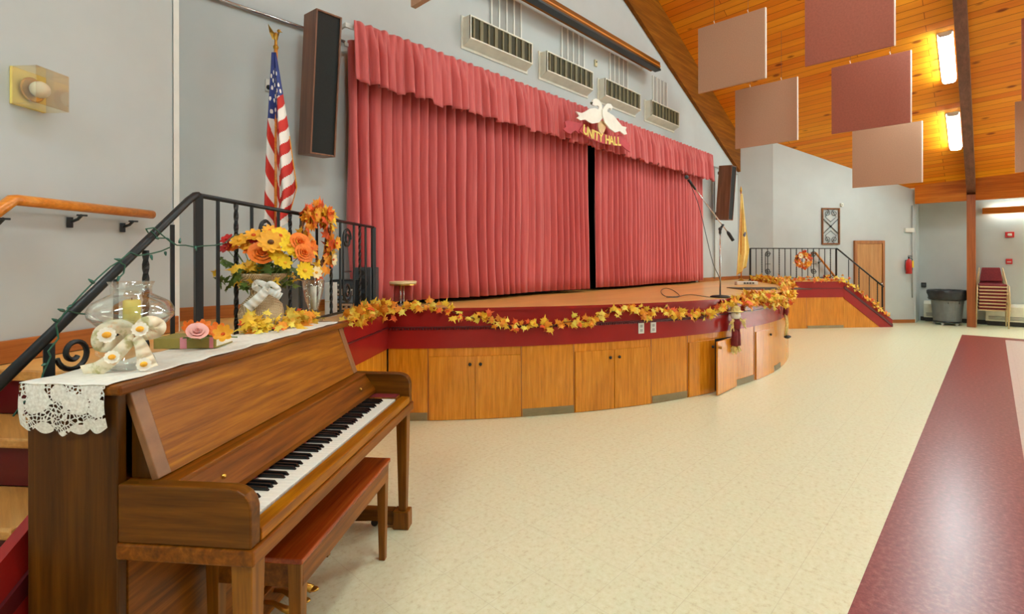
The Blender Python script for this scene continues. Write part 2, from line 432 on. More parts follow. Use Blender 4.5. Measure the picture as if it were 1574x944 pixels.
# vertical bead on the free corner of the left wall
mb = MB(); mb.prism([(pA.x, pA.y, S_Z), (pA.x+dL.x*.012, pA.y+dL.y*.012, S_Z), (pA.x+dL.x*.012+dL.y*.012, pA.y+dL.y*.012-dL.x*.012, S_Z), (pA.x-dL.x*.03+dL.y*.008, pA.y-dL.y*.03-dL.x*.008, S_Z)], (0,0,3.2))
mb.build('trim_1', M['white'], kind='structure')
mb = MB(); wallstrip((U_END, 0), (RWC.x, RWC.y)); mb.build('wall_right_return', M['wall'], kind='structure')
mb = MB(); wallstrip((RWC.x, RWC.y), (RWE.x, RWE.y)); mb.build('wall_right', M['wall'], kind='structure')
MB().box((-4.4,-16.1,0),(-4.2,-4.0,3.4)).build('wall_left_side', M['wall'], kind='structure')
mb = MB(); mb.prism([(u, -16.0, z) for u, z in ((-4.4,0),(U_SIDE+.15,0),(U_SIDE+.15,3.5),(15.3,cz(15.3,16)),(UR,cz(UR,16)),(-4.4,cz(-4.4,16)))], (0,-.15,0)); mb.build('wall_back', M['wall'], kind='structure')
# right side wall, with window openings out of view
mb = MB()
vA = -RWE.y - .05
def side(v0, v1, z0, z1): mb.box((U_SIDE, -v1, z0), (U_SIDE+.15, -v0, z1))
side(vA-.6, 6.0, 0, 3.5); side(6.0, 14.4, 0, .1); side(6.0, 14.4, 2.6, 3.5); side(14.4, 16.1, 0, 3.5)
for v in (8.6, 11.5): side(v, v+.2, .1, 2.6)
mb.box((RWE.x-.02, RWE.y-.02, 0), (U_SIDE+.15, RWE.y+.14, 3.5))
mb.build('wall_right_side', M['wall'], kind='structure')
MB().box((15.3,-16,3.35),(U_SIDE+.15,RWE.y+.1,3.5)).build('ceiling_soffit', M['white'], kind='structure')
for k, v in enumerate((6.0, 8.8, 11.7)):
    mb = MB(); w = 2.6 if k == 0 else 2.7
    for a, b, c, d in ((v,v+w,.1,.17),(v,v+w,2.53,2.6),(v,v+.06,.17,2.53),(v+w-.06,v+w,.17,2.53),(v+w/2-.03,v+w/2+.03,.17,2.53)): mb.box((U_SIDE+.03,-b,c),(U_SIDE+.1,-a,d))
    wf = mb.build('window_%d' % (k+1), M['white'], kind='structure')
    MB().box((U_SIDE+.06,-v-w+.06,.17),(U_SIDE+.066,-v-.06,2.53)).build('pane', M['acrylic'], wf, kind='structure')
# glulam along the stage gable
mb = MB()
for ub in (U_END, -.4):
    zb = lambda u: 8.8153 - SL*UR - SL*abs(u-UR)
    mb.prism([(UR,-.07,zb(UR)),(ub,-.07,zb(ub)),(ub,-.07,cz(ub,.07)),(UR,-.07,cz(UR,.07))], (0,.068,0))
mb.build('trim_2', M['glulam'], kind='structure')
# rafters running down to the side wall
RV = 3.92
for k, rv in enumerate((RV, RV+5.0)):
    mb = MB()
    for ub in (15.5, -4.0):
        mb.prism([(UR,-rv,cz(UR,rv)-.3),(ub,-rv,cz(ub,rv)-.3),(ub,-rv,cz(ub,rv)-.003),(UR,-rv,cz(UR,rv)-.003)], (0,-.15,0))
    mb.build('trim_%d' % (k+3), M['glulam_dark'], kind='structure')
MB().box((15.19,-RV-.15,0),(15.36,-RV,2.96)).build('trim_5', M['post'], kind='structure', bevel=.008)
# eave beam over the aisle
MB().box((15.22,-16,2.83),(15.34,-RV-.15,3.36)).box((15.22,-RV,2.83),(15.34,RWE.y-.02,3.36)).build('trim_6', M['pine_x'], kind='structure')
# wooden light valance on the side wall with its tube
MB().box((U_SIDE-.16,-10,2.56),(U_SIDE-.13,-RV-.25,2.7)).box((U_SIDE-.13,-RV-.29,2.58),(U_SIDE,-RV-.25,2.68)).build('trim_7', M['pine_x'], kind='structure')

# baseboards
def basebd(name, p, q, z0, h, mat, th=.018, off=0.0):
    p = Vector((p[0],p[1],0)); q = Vector((q[0],q[1],0)); d = (q-p).normalized(); n = Vector((d.y,-d.x,0))
    L = (q-p).length
    mb = MB().box((0,-th,0),(L,-.001,h)); o = mb.build(name, mat, kind='structure', bevel=.004)
    o.location = (p.x+n.x*off, p.y+n.y*off, z0); o.rotation_euler = (0,0,math.atan2(d.y,d.x)); return o
basebd('baseboard_left', pA - dL*1.17, pA, S_Z, .1, M['oak_base'])
basebd('baseboard_stage', (.9,0), (oa,0), S_Z, .1, M['oak_base'])
basebd('baseboard_stage_right', (ob_+.1,0), (U_END,0), S_Z, .08, M['oak_base'])
basebd('baseboard_right_return', (U_END,0), (RWC.x,RWC.y), S_Z, .08, M['oak_base'])
basebd('baseboard_right', (RWC.x+dR.x*2.9,RWC.y+dR.y*2.9), (RWE.x,RWE.y), 0, .08, M['oak_base'])
MB().box((U_SIDE-.018,-14,0),(U_SIDE-.001,RWE.y-.05,.1)).build('baseboard_side', M['vinyl_black'], kind='structure')

# ------------------------------------------------------------------ stage
AC, AV, AR = 7.2, -4.09, 6.31
def arc(u, off=0.0):              # front of the stage: returns (x, y) at abscissa u on the arc, pushed out by off
    s = (u-AC)/AR; s = max(-.9999, min(.9999, s)); c = math.sqrt(1-s*s)
    return (AC + (AR+off)*s, -(AV + (AR+off)*c))
def arc_px(px, off=0.0):          # abscissa where the column px meets the arc (first hit)
    o = cw(0,0); q = at_Y(px, 400, 1.0) - o
    r = AR + off; ox, oy = o.x-AC, o.y+AV
    a = q.x**2+q.y**2; b = ox*q.x+oy*q.y; c = ox*ox+oy*oy-r*r
    D = b*b-a*c
    t = (-b - math.sqrt(max(D, 0)))/a
    x = o.x + t*q.x
    return AC + (x-AC)*AR/r, t
def arc_strip(mb, ua, ub, z0, z1, o0, o1, mat=0, n=None):
    """curved board between abscissae, heights and offsets"""
    a0, a1 = math.asin((ua-AC)/AR), math.asin((ub-AC)/AR)
    n = n or max(1, int(abs(a1-a0)*40))
    vs = []
    for i in range(n+1):
        a = a0+(a1-a0)*i/n
        for z in (z0, z1):
            for o in (o0, o1):
                vs.append((AC+(AR+o)*math.sin(a), -(AV+(AR+o)*math.cos(a)), z))
    fs = []
    for i in range(n):
        b = 4*i; c = b+4
        fs += [(b+1,c+1,c+3,b+3),(b+2,b,c,c+2)[::-1],(b+3,c+3,c+2,b+2),(b,c,c+1,b+1)]
    fs += [(0,1,3,2),(4*n,4*n+2,4*n+3,4*n+1)]
    mb.add(vs, fs, mat)
U0, U1 = 2.66, 11.5
stage = thing('stage', 'raised hall stage with bowed burgundy and oak panelled front', 'stage', (0,0,0))
LS = cw(-1.40, 2.0)               # front corner of the left landing, outer face
def Lw(x, y, z=0.0):               # left landing frame: x away from camera along the landing, y towards the left wall
    return Vector((LS.x + dL.x*x - dL.y*y, LS.y + dL.y*x + dL.x*y, z))
RS = Vector((arc(11.48)[0], arc(11.48)[1], 0))
def Rw(x, y, z=0.0):               # right landing frame: x away from the stage, y towards the right wall
    return Vector((RS.x + dR.x*x - dR.y*y, RS.y + dR.y*x + dR.x*y, z))
def yL_(u): return (Vector(arc(u)) - LS.xy).dot(Vector((-dL.y, dL.x)))
lo_, hi_ = 2.2, 4.0
for _ in range(60):
    m_ = (lo_+hi_)/2
    if yL_(m_) > 0: lo_ = m_
    else: hi_ = m_
U0 = (lo_+hi_)/2
XL = (Vector(arc(U0)) - LS.xy).dot(dL)
mb = MB()
pts = []
for i in range(61):
    a = math.asin((U0-AC)/AR) + (math.asin((U1-AC)/AR)-math.asin((U0-AC)/AR))*i/60
    pts.append((AC+(AR+.012)*math.sin(a), -(AV+(AR+.012)*math.cos(a)), S_Z-.03))
poly = pts + [(U1,-.003,S_Z-.03),(U0,-.003,S_Z-.03)]
mb.prism(poly, (0,0,.03)); mb.box((oa+.003,-.003,S_Z-.03),(ob_-.003,.19,S_Z))
a_, b_ = Lw(0,0), Lw(0,.785)
lw_ = Lw(1.05,.785)
mb.prism([(a_.x,a_.y,S_Z-.03),(arc(U0)[0],arc(U0)[1],S_Z-.03),(U0,-.003,S_Z-.03),(LW.x+.03,-.003,S_Z-.03),(lw_.x,lw_.y,S_Z-.03),(b_.x,b_.y,S_Z-.03)], (0,0,.03))
YRW = (RWC.xy-RS.xy).dot(Vector((-dR.y,dR.x)))
r0, r1, r2 = Rw(0,0), Rw(2.19,0), Rw(2.19,YRW-.01)
mb.prism([(U1,-.003,S_Z-.03),(arc(U1)[0],arc(U1)[1],S_Z-.03),(r0.x,r0.y,S_Z-.03),(r1.x,r1.y,S_Z-.03),(r2.x,r2.y,S_Z-.03),(RWC.x-.05,RWC.y-.04,S_Z-.03),(U_END-.02,-.003,S_Z-.03)], (0,0,.03))
mb.build('deck', M['deck'], stage)
ZF = .68
mb = MB(); arc_strip(mb, U0, U1, ZF, S_Z-.03, -.04, 0.0)
arc_strip(mb, U0, U1, S_Z-.03, S_Z-.001, 0.012, .022)
p = Lw(0,0); q = Lw(XL,0)
def flatboard(mb, P, Q, z0, z1, th, zq0=None, zq1=None, mat=0):
    """board from P to Q; P, Q 2D; outer face on the right hand of P->Q"""
    d = (Q-P).normalized(); n = Vector((-d.y, d.x, 0))*th
    zq0 = z0 if zq0 is None else zq0; zq1 = z1 if zq1 is None else zq1
    mb.prism([(P.x,P.y,z0),(Q.x,Q.y,zq0),(Q.x,Q.y,zq1),(P.x,P.y,z1)], n, mat)
flatboard(mb, p, q, ZF, S_Z-.031, .04)
flatboard(mb, Lw(0,-.012), Lw(XL-.02,-.012), S_Z-.03, S_Z-.001, .012)
flatboard(mb, Rw(.03,0), Rw(2.19,0), ZF, S_Z-.031, .04)
mb.build('fascia', M['burgundy'], stage)
mb = MB(); arc_strip(mb, U0+.02, U1-.02, .872, .884, 0.0, .012)
flatboard(mb, Lw(0,-.012), Lw(XL-.02,-.012), .872, .884, .012); flatboard(mb, Rw(.05,-.012), Rw(2.2,-.012), .872, .884, .012)
mb.build('bead_strip', M['burgundy_dark'], stage)
# row of small studs under the bead
mb = MB()
ua_, ub_ = arc_px(600)[0], arc_px(1080)[0]
for i in range(150):
    u = ua_+(ub_-ua_)*i/149; x, y = arc(u, .006)
    mb.box((x-.008,y-.006,.855),(x+.006,y+.006,.872))
mb.build('stud_row', M['burgundy_dark'], stage)
mb = MB(); arc_strip(mb, U0, U1, 0.0, ZF, -.06, -.012)
flatboard(mb, Lw(0,.012), Lw(XL,.012), 0, ZF, .04); flatboard(mb, Rw(.03,.012), Rw(2.19,.012), 0, ZF, .04)
mb.build('panelling', M['oak_panel'], stage)
def u_px(px): return arc_px(px)[0]
def cabinet_door(pa, pb, z0, z1, knob=None, mat='oak_panel'):
    a, b = u_px(pa), u_px(pb)
    mb = MB(); arc_strip(mb, a, b, z0, z1, -.012, .004)
    d = mb.build('cabinet_door', M[mat], stage)
    if knob:
        ku = u_px(knob); x, y = arc(ku, .014)
        kb = MB().ball((x, y, z1-.075), .016, n=10); x2, y2 = arc(ku, .0)
        kb.tube([(x2,y2,z1-.075),(x,y,z1-.075)], .007, 8)
        kb.build('knob', M['black'], d, smooth=True)
    return d
G = .8
for pa, pb, kn in ((659,729.5,722),(730.5,800,738),(884,943.5,937),(944.5,1000,951),(1059,1098,1094),(1162,1189,1183)):
    cabinet_door(pa, pb, .005, .60, kn)
# joints between the fixed panels
for px in (657.5, 801.5, 882.5, 1001.5, 1057.5, 1130.5, 1160.5):
    mb = MB(); a = u_px(px-.7); b = u_px(px+.7); arc_strip(mb, a, b, 0.0, ZF, -.0119, -.009, n=1); mb.build('panel_joint', M['casing'], stage)
for pa, pb in ((600,656),(803,882),(1003,1056),(1132,1159),(1190,1200)):
    mb = MB(); a, b = u_px(pa), u_px(pb); arc_strip(mb, a, b, 0.004, .075, -.012, -.004)
    for k in range(4): arc_strip(mb, a+.01, b-.01, .012+.016*k, .018+.016*k, -.004, .0)
    mb.build('toe_grille', M['vinyl_grey'], stage)
mb = MB(); flatboard(mb, Rw(1.33,.0), Rw(2.185,.0), .004, .06, .011); mb.build('toe_grille', M['vinyl_grey'], stage)
mb = MB(); flatboard(mb, Rw(1.30,.0105), Rw(1.308,.0105), 0, ZF, .001); mb.build('panel_joint', M['casing'], stage)
# black sheet standing for the shade inside the cupboard, door ajar
mb = MB(); arc_strip(mb, u_px(1098.5), u_px(1129), .01, .60, -.0119, -.008); mb.build('cupboard_shade_sheet', M['shade_black'], stage)
hx, hy = arc(u_px(1130.5), .012); fx, fy = arc(arc_px(1103, .13)[0], .13)
mb = MB(); P = Vector((fx,fy)); Q = Vector((hx,hy)); d = (Q-P).normalized(); n = Vector((-d.y,d.x,0))*.018
mb.prism([(P.x,P.y,.01),(Q.x,Q.y,.01),(Q.x,Q.y,.60),(P.x,P.y,.60)], n)
dr = mb.build('open_cabinet_door', M['oak_panel'], stage, label='oak cupboard door standing ajar')
kx, ky = P.x+d.x*.05, P.y+d.y*.05
MB().ball((kx+n.x*-.9, ky+n.y*-.9, .53), .016, n=10).build('knob', M['brass'], dr, smooth=True)
# outlets on the fascia
for px, nm in ((985,'left'),(1003.5,'right')):
    u = u_px(px); x, y = arc(u); a = math.asin((u-AC)/AR)
    o = thing('wall_outlet', 'white outlet plate on burgundy stage front, %s one of the pair' % nm, 'outlet', (x, y, .80), a, 'outlet plates on the stage front')
    MB().box((-.036,-.008,-.055),(.036,-.0005,.055)).build('cover_plate', M['white'], o, bevel=.003)
    mb = MB()
    for dz in (-.022,.022): mb.box((-.015,-.011,dz-.014),(.015,-.0075,dz+.014))
    mb.build('receptacle', M['grey'], o)

# ------------------------------------------------------------------ stairs
NR = 6; RISE = S_Z/NR
def staircase(label, fr, x_top, sgn, run, w, back, name):
    """fr: frame function; descends in direction sgn along x from x_top; width 0..w in y"""
    st = thing('staircase', label, 'stairs', (0,0,0))
    for k in range(1, NR):
        z = S_Z - RISE*k; xa = x_top + sgn*run*(k-1); xb = x_top + sgn*run*k
        mb = MB(); x0, x1 = sorted((xa - sgn*.0, xb + sgn*.03))
        q = [fr(x0,.04,z-.035), fr(x1,.04,z-.035), fr(x1,w,z-.035), fr(x0,w,z-.035)]
        mb.prism(q, (0,0,.035)); mb.build('tread', M['oak_tread'], st, bevel=.008)
    for k in range(0, NR):
        z1 = S_Z - RISE*k - .036; z0 = S_Z - RISE*(k+1); xa = x_top + sgn*run*k
        mb = MB(); x0, x1 = sorted((xa - sgn*.02, xa))
        q = [fr(x0,.04,z0), fr(x1,.04,z0), fr(x1,w,z0), fr(x0,w,z0)]
        mb.prism(q, (0,0,z1-z0)); mb.build('riser', M['burgundy_dark'], st)
    # nosing of the landing
    mb = MB(); x0, x1 = sorted((x_top, x_top+sgn*.03)); mb.prism([fr(x0,.04,S_Z-.035),fr(x1,.04,S_Z-.035),fr(x1,w,S_Z-.035),fr(x0,w,S_Z-.035)], (0,0,.035)); mb.build('nosing', M['oak_tread'], st)
    # closed stringer: sloping burgundy boards with a step-in, oak infill below
    xe = x_top + sgn*run*(NR-1) + sgn*.04
    sl = RISE/run
    def zt(x): return S_Z - .0 - sl*abs(x - x_top)*.98
    nf = fr(0,-1) - fr(0,0)
    def slab(poly, y0, y1, mat, nm):
        mb = MB(); a = [fr(x, y0, max(z, 0)) for x, z in poly]; dv = fr(0,y1)-fr(0,y0)
        mb.prism(a, dv); return mb.build(nm, M[mat], st)
    zend = zt(xe)
    slab([(x_top, S_Z), (xe, zend), (xe, 0), (xe - sgn*.3, 0), (x_top, ZF-.02)], 0, .04, 'burgundy', 'stringer')
    slab([(x_top, S_Z-.13), (xe, zend-.1), (xe, zend-.16), (x_top, S_Z-.19)], -.012, 0, 'burgundy_dark', 'stringer_bead')
    slab([(x_top, ZF-.02), (xe - sgn*.3, 0), (x_top, 0)], .012, .04, 'oak_panel', 'infill_panel')
    # skirt on the wall side
    slab([(x_top, S_Z+.1), (xe, zend+.1), (xe, 0), (xe-sgn*.3, 0), (x_top, S_Z-.3)], w, w+.015, 'burgundy', 'wall_skirt')
    return st
staircase('left stage stairs with oak treads and dark maroon risers behind piano', Lw, -.003, -1, .24, .77, None, 'l')
staircase('right stage stairs with burgundy sloping skirt below the iron railing', Rw, 2.193, 1, .228, YRW-.04, None, 'r')

# ------------------------------------------------------------------ railings
def scroll(c, ex, ez, r, turns=1.4, n=26, flip=1, start=PI/2):
    """spiral in the plane of ex, ez"""
    return [c + ex*(flip*math.cos(start+2*PI*turns*i/n)*r*(1-.72*i/n)) + ez*(math.sin(start+2*PI*turns*i/n)*r*(1-.72*i/n)) for i in range(n+1)]
def bar(mb, p, q, r=.0075, twisted=False, n=4):
    if not twisted: mb.tube([p, q], r*1.3, n)
    else:
        N = 36; mb.tube([p.lerp(q, i/N) for i in range(N+1)], [r*1.55]*(N+1), 4, twist=.55)
def railing(label, fr, y, xs_post, xs_bars, xs_scroll, slope_bars, x_corner, x_end, sgn, ztop, zend, cat='railing', newel=None, loops=True):
    rl = thing('iron_railing', label, cat, (0,0,0))
    Zv = Vector((0,0,1))
    mb = MB(); far = xs_post[-1]; f = lambda x, z: fr(x, y, z)
    mb.tube([f(far, ztop), f(x_corner, ztop)], .012, 6)
    mb.tube([f(x_corner, ztop), f(x_corner+sgn*.02, ztop-.004), f(x_corner+sgn*.06, ztop-.03), f(x_end, zend)], .0165, 8)
    mb.build('top_rail', M['iron'], rl, smooth=True)
    mb = MB(); mb.tube([f(far, S_Z+.055), f(x_corner, S_Z+.055)], .011, 4)
    mb.build('bottom_rail', M['iron'], rl)
    for x in xs_post:
        mb = MB(); c = f(x, S_Z+.001); mb.taper(c, f(x, ztop), (.016,.016), (.016,.016)); mb.taper(c, f(x, S_Z+.012), (.035,.035), (.035,.035))
        mb.build('post', M['iron'], rl)
    for i, x in enumerate(xs_bars):
        mb = MB(); bar(mb, f(x, S_Z+.055), f(x, ztop), twisted=(i % 3 == 1)); mb.build('baluster', M['iron'], rl)
    ex = (f(1, 0)-f(0, 0)).normalized()
    for xc, hw in xs_scroll:
        mb = MB(); h = ztop - S_Z - .055
        for sgz, zc_ in ((1, ztop-.13),(-1, S_Z+.055+.15)):
            mb.tube(scroll(f(xc, zc_), ex, Zv*sgz, hw*.95, 1.5), .009, 5)
            mb.tube([f(xc+hw, zc_ + sgz*.0)] + [f(xc+hw*math.cos(a), zc_+sgz*hw*1.05*math.sin(a)) for a in [PI*k/10 for k in range(11)]] + [f(xc-hw, S_Z+.4)], .008, 5)
        mb.tube([f(xc-hw, S_Z+.36), f(xc+hw, S_Z+.36)], .006, 5)
        mb.build('scroll_panel', M['iron'], rl)
    def zr(x): return ztop - .02 + (zend-ztop)*(abs(x-x_corner))/abs(x_end-x_corner)
    for i, x in enumerate(slope_bars):
        k = abs(x - x_corner); zb = S_Z - RISE*math.ceil(max(0, abs(x)-(0 if sgn < 0 else 2.19))/ (.24 if sgn < 0 else .228)) if (sgn < 0 and x < 0) or (sgn > 0 and x > 2.19) else S_Z
        mb = MB(); bar(mb, f(x, zb+.002), f(x, zr(x)), r=.008, twisted=(i % 2 == 1)); mb.build('baluster', M['iron'], rl)
    if newel is not None:
        zb = S_Z - RISE*math.ceil(max(0, abs(newel)-(0 if sgn < 0 else 2.19))/(.24 if sgn < 0 else .228))
        mb = MB(); mb.taper(f(newel, zb+.002), f(newel, zr(newel)), (.014,.014), (.014,.014)); mb.build('newel_post', M['iron'], rl)
        if loops:
            mb = MB(); c0 = f(newel-sgn*.085, zr(newel)-.045)
            pts = scroll(c0, ex, Zv, .06, 1.35, 30, 1 if sgn < 0 else -1, PI*1.05)
            mb.tube(pts, .0085, 6); mb.build('scroll', M['iron'], rl)
    return rl
XC = (cw(-1.36,2.17).xy - LS.xy).dot(dL)      # corner post of the left railing
def xl_px(px, y=.05):                         # x in the left frame where column px meets the rail plane
    o = Lw(0, y); w = at_line(px, 400, o, dL); return (w.xy - LS.xy).dot(dL)
YR = .045
rail_left = railing('black iron railing with scrolls along left landing and stairs', Lw, YR, [xl_px(305,YR), xl_px(574,YR)],
        [xl_px(p_,YR) for p_ in (335,363,387,428,446,463,487,509,523,544,553,562)], [((xl_px(387,YR)+xl_px(428,YR))/2,.055), ((xl_px(523,YR)+xl_px(544,YR))/2,.075)],
        [xl_px(p_,YR) for p_ in (265,224,178)], xl_px(305,YR), xl_px(-45,YR), -1, 1.80, 1.80-.80*(xl_px(305,YR)-xl_px(-45,YR)), newel=xl_px(75,YR))
rail_right = railing('black iron railing with wreath on right landing and stairs', Rw, .05, [2.05, .02], [.02+.135*k for k in range(1,15)], [(.43,.06),(1.51,.06)],
        [2.35,2.6,2.85,3.05], 2.05, 3.2, 1, 1.76, .90, newel=3.17, loops=False)
# small twinkle lights wound round the left railing
def rail_pt(px, py, y=YR): return at_line(px, py, Lw(0, y), dL)
sl_ = thing('string_lights', 'green wired string lights wound round left stair railing', 'lights', (0,0,0), group=None)
mb = MB()
segs = [[(60,600),(66,575),(78,548),(74,540),(90,520),(86,500),(98,483),(104,478),(120,482),(140,484),(160,498),(175,505)],
        [(98,483),(110,470),(128,450),(150,428),(170,410),(183,402),(192,408),(190,420),(182,428)],
        [(183,402),(200,388),(212,393),(232,390),(248,386),(262,380)],
        [(228,358),(224,352),(236,350),(250,362),(262,372),(272,377),(285,377),(300,380),(312,378),(330,377),(345,374)],
        [(232,355),(242,366),(256,366),(270,376)],
        [(345,374),(360,362),(380,358),(392,362)],
        [(20,640),(40,615),(60,600)]]
for sg in segs:
    P_ = [rail_pt(a, b, YR-.025) for a, b in sg]
    pp = []
    for i in range(len(P_)-1):
        for k in range(4): pp.append(P_[i].lerp(P_[i+1], k/4))
    pp.append(P_[-1]); mb.tube(pp, .0028, 5)
mb.build('wire', M['green_wire'], sl_, smooth=True)
for a, b, dx, dy in ((98,478,-9,-3),(88,494,-8,-4),(144,435,-8,-6),(186,400,-10,-2),(232,392,2,8),(254,387,1,6),(240,365,4,3),(257,368,3,-1),(276,374,1,-8),(183,425,-2,8),(70,560,-6,2),(110,470,-7,4),(166,499,4,4),(300,378,2,8)):
    p_, q_ = rail_pt(a,b,YR-.03), rail_pt(a+dx,b+dy,YR-.035)
    MB().tube([p_, p_.lerp(q_,.4), q_], [.005,.0055,.002], 6).build('bulb', M['green_bulb'], sl_, smooth=True)
# wall handrails
def handrail(label, pts, brackets, walln, mat='oak_rail'):
    h = thing('wooden_handrail', label, 'handrail', (0,0,0))
    MB().tube(pts, .024, 10).build('rail', M[mat], h, smooth=True)
    for b in brackets:
        mb = MB(); w = b + walln
        mb.tube([b - Vector((0,0,.024)), b + walln*.35 - Vector((0,0,.045)), w - Vector((0,0,.06))], .007, 6)
        mb.taper(w - Vector((0,0,.085)), w - Vector((0,0,.035)), (.012,.012), (.012,.012))
        mb.box(tuple(b - Vector((.02,.012,.03))), tuple(b + Vector((.02,.012,-.022))))
        mb.build('bracket', M['black'], h)
    return h
nLw = Vector((-dL.y, dL.x, 0))
offL = pA - Vector((-dL.y, dL.x))*.07
def lrail(px, py): return at_line(px, py, offL, dL)
H1, H0, HE = lrail(20,307), lrail(-50,358), lrail(234,330)
handrail('honey oak handrail on brackets along left wall', [H0, H1, H1.lerp(HE,.02), HE], [lrail(126,323), lrail(205,333), lrail(6,327)], nLw*.065)
nRw = Vector((-dR.y, dR.x, 0))
offR = Vector((RWC.x,RWC.y)) - nRw.xy*.08
handrail('sloping honey oak handrail on right wall behind iron railing', [at_line(1247,389,offR,dR), at_line(1254,389,offR,dR), at_line(1288,431,offR,dR)], [at_line(1262,400,offR,dR), at_line(1280,422,offR,dR)], nRw*.075)

# ------------------------------------------------------------------ curtains
def pleats(u, lam, ph, seed):
    w = u/lam + .35*math.sin(u*1.9+seed) + .18*math.sin(u*5.3+seed*2.1) + ph
    a = abs(math.sin(PI*w))
    return a**.62, w
def curtain(name, label, u0, u1, z0, z1, v0, lam, amp, seed):
    n = int((u1-u0)*150)
    def fn(s, t_):
        u = u0+(u1-u0)*s; z = z1+(z0-z1)*t_
        ua = u + .02*math.sin(3*z+u*2.2)*t_
        a, w = pleats(ua, lam, 0, seed)
        k = amp*(.75+.35*math.sin(math.floor(w)*12.9898+seed))*(.75+.35*t_)
        return (u, -(v0 + k*a + .006*math.sin(u*60)), z)
    return MB().grid(fn, n, 14).build(name, M['curtain'], smooth=True, solid=.004, label=label, cat='curtain')
uG = at_v(915, 300, .2).x
curtain('stage_curtain', 'wide rose red pleated stage curtain left of the dark gap', 2.28, uG-.15, 1.105, 3.5, .07, .125, .125, 1.0)
curtain('stage_curtain', 'rose red pleated stage curtain right of the dark gap', uG+.11, 10.05, 1.105, 3.5, .07, .13, .125, 4.0)
def fnv(s, t_):
    u = 2.26+(10.15-2.26)*s; z = 3.63 + (3.085-3.63)*t_
    a, w = pleats(u, .105, 0, 2.5); j = math.floor(w)
    hd = 1.0 if t_ < .06 else 0
    sp = min(1, t_*2.2)
    b = abs(math.sin(PI*(u/.082)))
    k = (1-sp)*.022*b + sp*.07*a*(.7+.45*math.sin(j*7.7))
    z += (.008*math.sin(u*47) if t_ == 0 else 0) + (.008*math.sin(u*9.1)+.008*math.sin(u*23)+.012*math.sin(j*3.3))*t_
    return (u, -(.25 + k + .035*t_), z)
MB().grid(fnv, 1100, 18).build('curtain_valance', M['curtain'], smooth=True, solid=.005, label='gathered rose red valance across top of stage curtains', cat='valance')
mb = MB(); mb.box((2.2,-.235,3.56),(10.2,-.215,3.60)); mb.box((2.2,-.215,3.57),(2.22,-.001,3.6)); mb.box((10.18,-.215,3.57),(10.2,-.001,3.6)); mb.box((2.25,-.13,3.44),(10.1,-.11,3.47))
mb.build('curtain_track', M['white'], label='white curtain track carrying stage curtains and valance', cat='curtain track')

# ------------------------------------------------------------------ wall vents
for k, (pl, pr, name) in enumerate(((722,812,'largest, above left curtain'),(840,909.5,'second from the left'),(929.6,985,'third from the left, above dove sign'),(1000.7,1043,'smallest looking, nearest the wooden beam'))):
    u0 = at_v(pl, 60, .12).x; u1 = u0+1.06
    z0, z1 = 3.93, 4.255
    vt = thing('wall_vent', 'cream framed wall vent, %s' % name, 'vent', (u0, 0, z0), 0, 'stage wall vents')
    w, h = u1-u0, z1-z0
    MB().box((-.03,-.012,-.03),(w+.03,-.001,h+.02)).build('flange', M['offwhite'], vt, bevel=.003)
    A = [(0,-.0125,0),(w,-.0125,0),(w,-.0125,h),(0,-.0125,h)]; B = [(0,-.13,.055),(w-.01,-.13,.055),(w-.01,-.13,h-.004),(0,-.13,h-.004)]
    mb = MB(); mb.add(A+B, [(0,1,5,4),(1,2,6,5),(2,3,7,6),(3,0,4,7)])
    for lo, hi in (((0,.055),(w-.01,.07)),((0,h-.02),(w-.01,h-.004)),((0,.07),(.014,h-.02)),((w-.024,.07),(w-.01,h-.02))): mb.box((lo[0],-.134,lo[1]),(hi[0],-.118,hi[1]))
    mb.build('vent_box', M['offwhite'], vt)
    MB().box((.014,-.118,.07),(w-.024,-.10,h-.02)).build('vent_core', M['olive'], vt)
    mb = MB()
    for i in range(9):
        x = .06 + (w-.13)*i/8; mb.box((x-.012-.012*(i % 2),-.131,.07),(x+.012+.012*(i % 2),-.119,h-.02))
    mb.build('fin_row', M['olive_fin'], vt)
    pl2, pr2 = ((754,803),(862,899.5),(936,966.5),(1003,1026.5))[k]
    a, b = at_v(pl2, 60, .02).x, at_v(pr2, 60, .02).x
    lv = thing('louver_panel', 'pale grey ribbed louver panel on wall above vent, %s' % ('leftmost','beside the small sensor','third from the left','nearest the wooden beam')[k], 'louver', ((a+b)/2, 0, 4.262), 0, 'louver panels above the vents')
    W = .52; mb = MB()
    for i in range(4):
        x0 = -W/2 + W*i/4; mb.box((x0+.012,-.014,0),(x0+W/4-.012,-.001,.5))
    mb.build('slats', M['louver'], lv); mb = MB()
    for i in range(5):
        x0 = -W/2 + W*i/4; mb.box((x0-.012,-.022,0),(x0+.012,-.001,.5))
    mb.build('ribs', M['white'], lv)
# projection screen case
sA, sB = at_v(826, 0, .3), at_v(1015, 106, .3)
zc = sB.z
sc = thing('screen_case', 'long wooden roll-up screen case with black slot under gable', 'screen case', (sB.x, 0, zc))
Ls = 4.6
MB().box((-Ls,-.30,.0),(0,-.12,.11)).build('case', M['glulam'], sc, bevel=.006)
MB().box((-Ls-.005,-.31,-.03),(.005,-.2,-.001)).build('slot', M['black'], sc)
MB().box((-Ls,-.306,.03),(0,-.3005,.05)).build('edge_strip', M['oak_rail'], sc)
mb = MB()
for x in (-Ls+.3, -.12): mb.box((x-.02,-.12,.06),(x+.02,-.001,.12))
mb.build('bracket', M['white'], sc)
p = at_v(916.5, 97, .02)
sn = thing('wall_mounted_sensor', 'small tan sensor on white wall between upper vents', 'sensor', (p.x, 0, p.z))
MB().box((-.03,-.025,-.05),(.03,-.001,.05)).build('housing', M['tan'], sn, bevel=.006); MB().ball((0,-.026,.015), .012, n=8).build('lens', M['olive'], sn)
p = at_v(412.5, 131, .02)
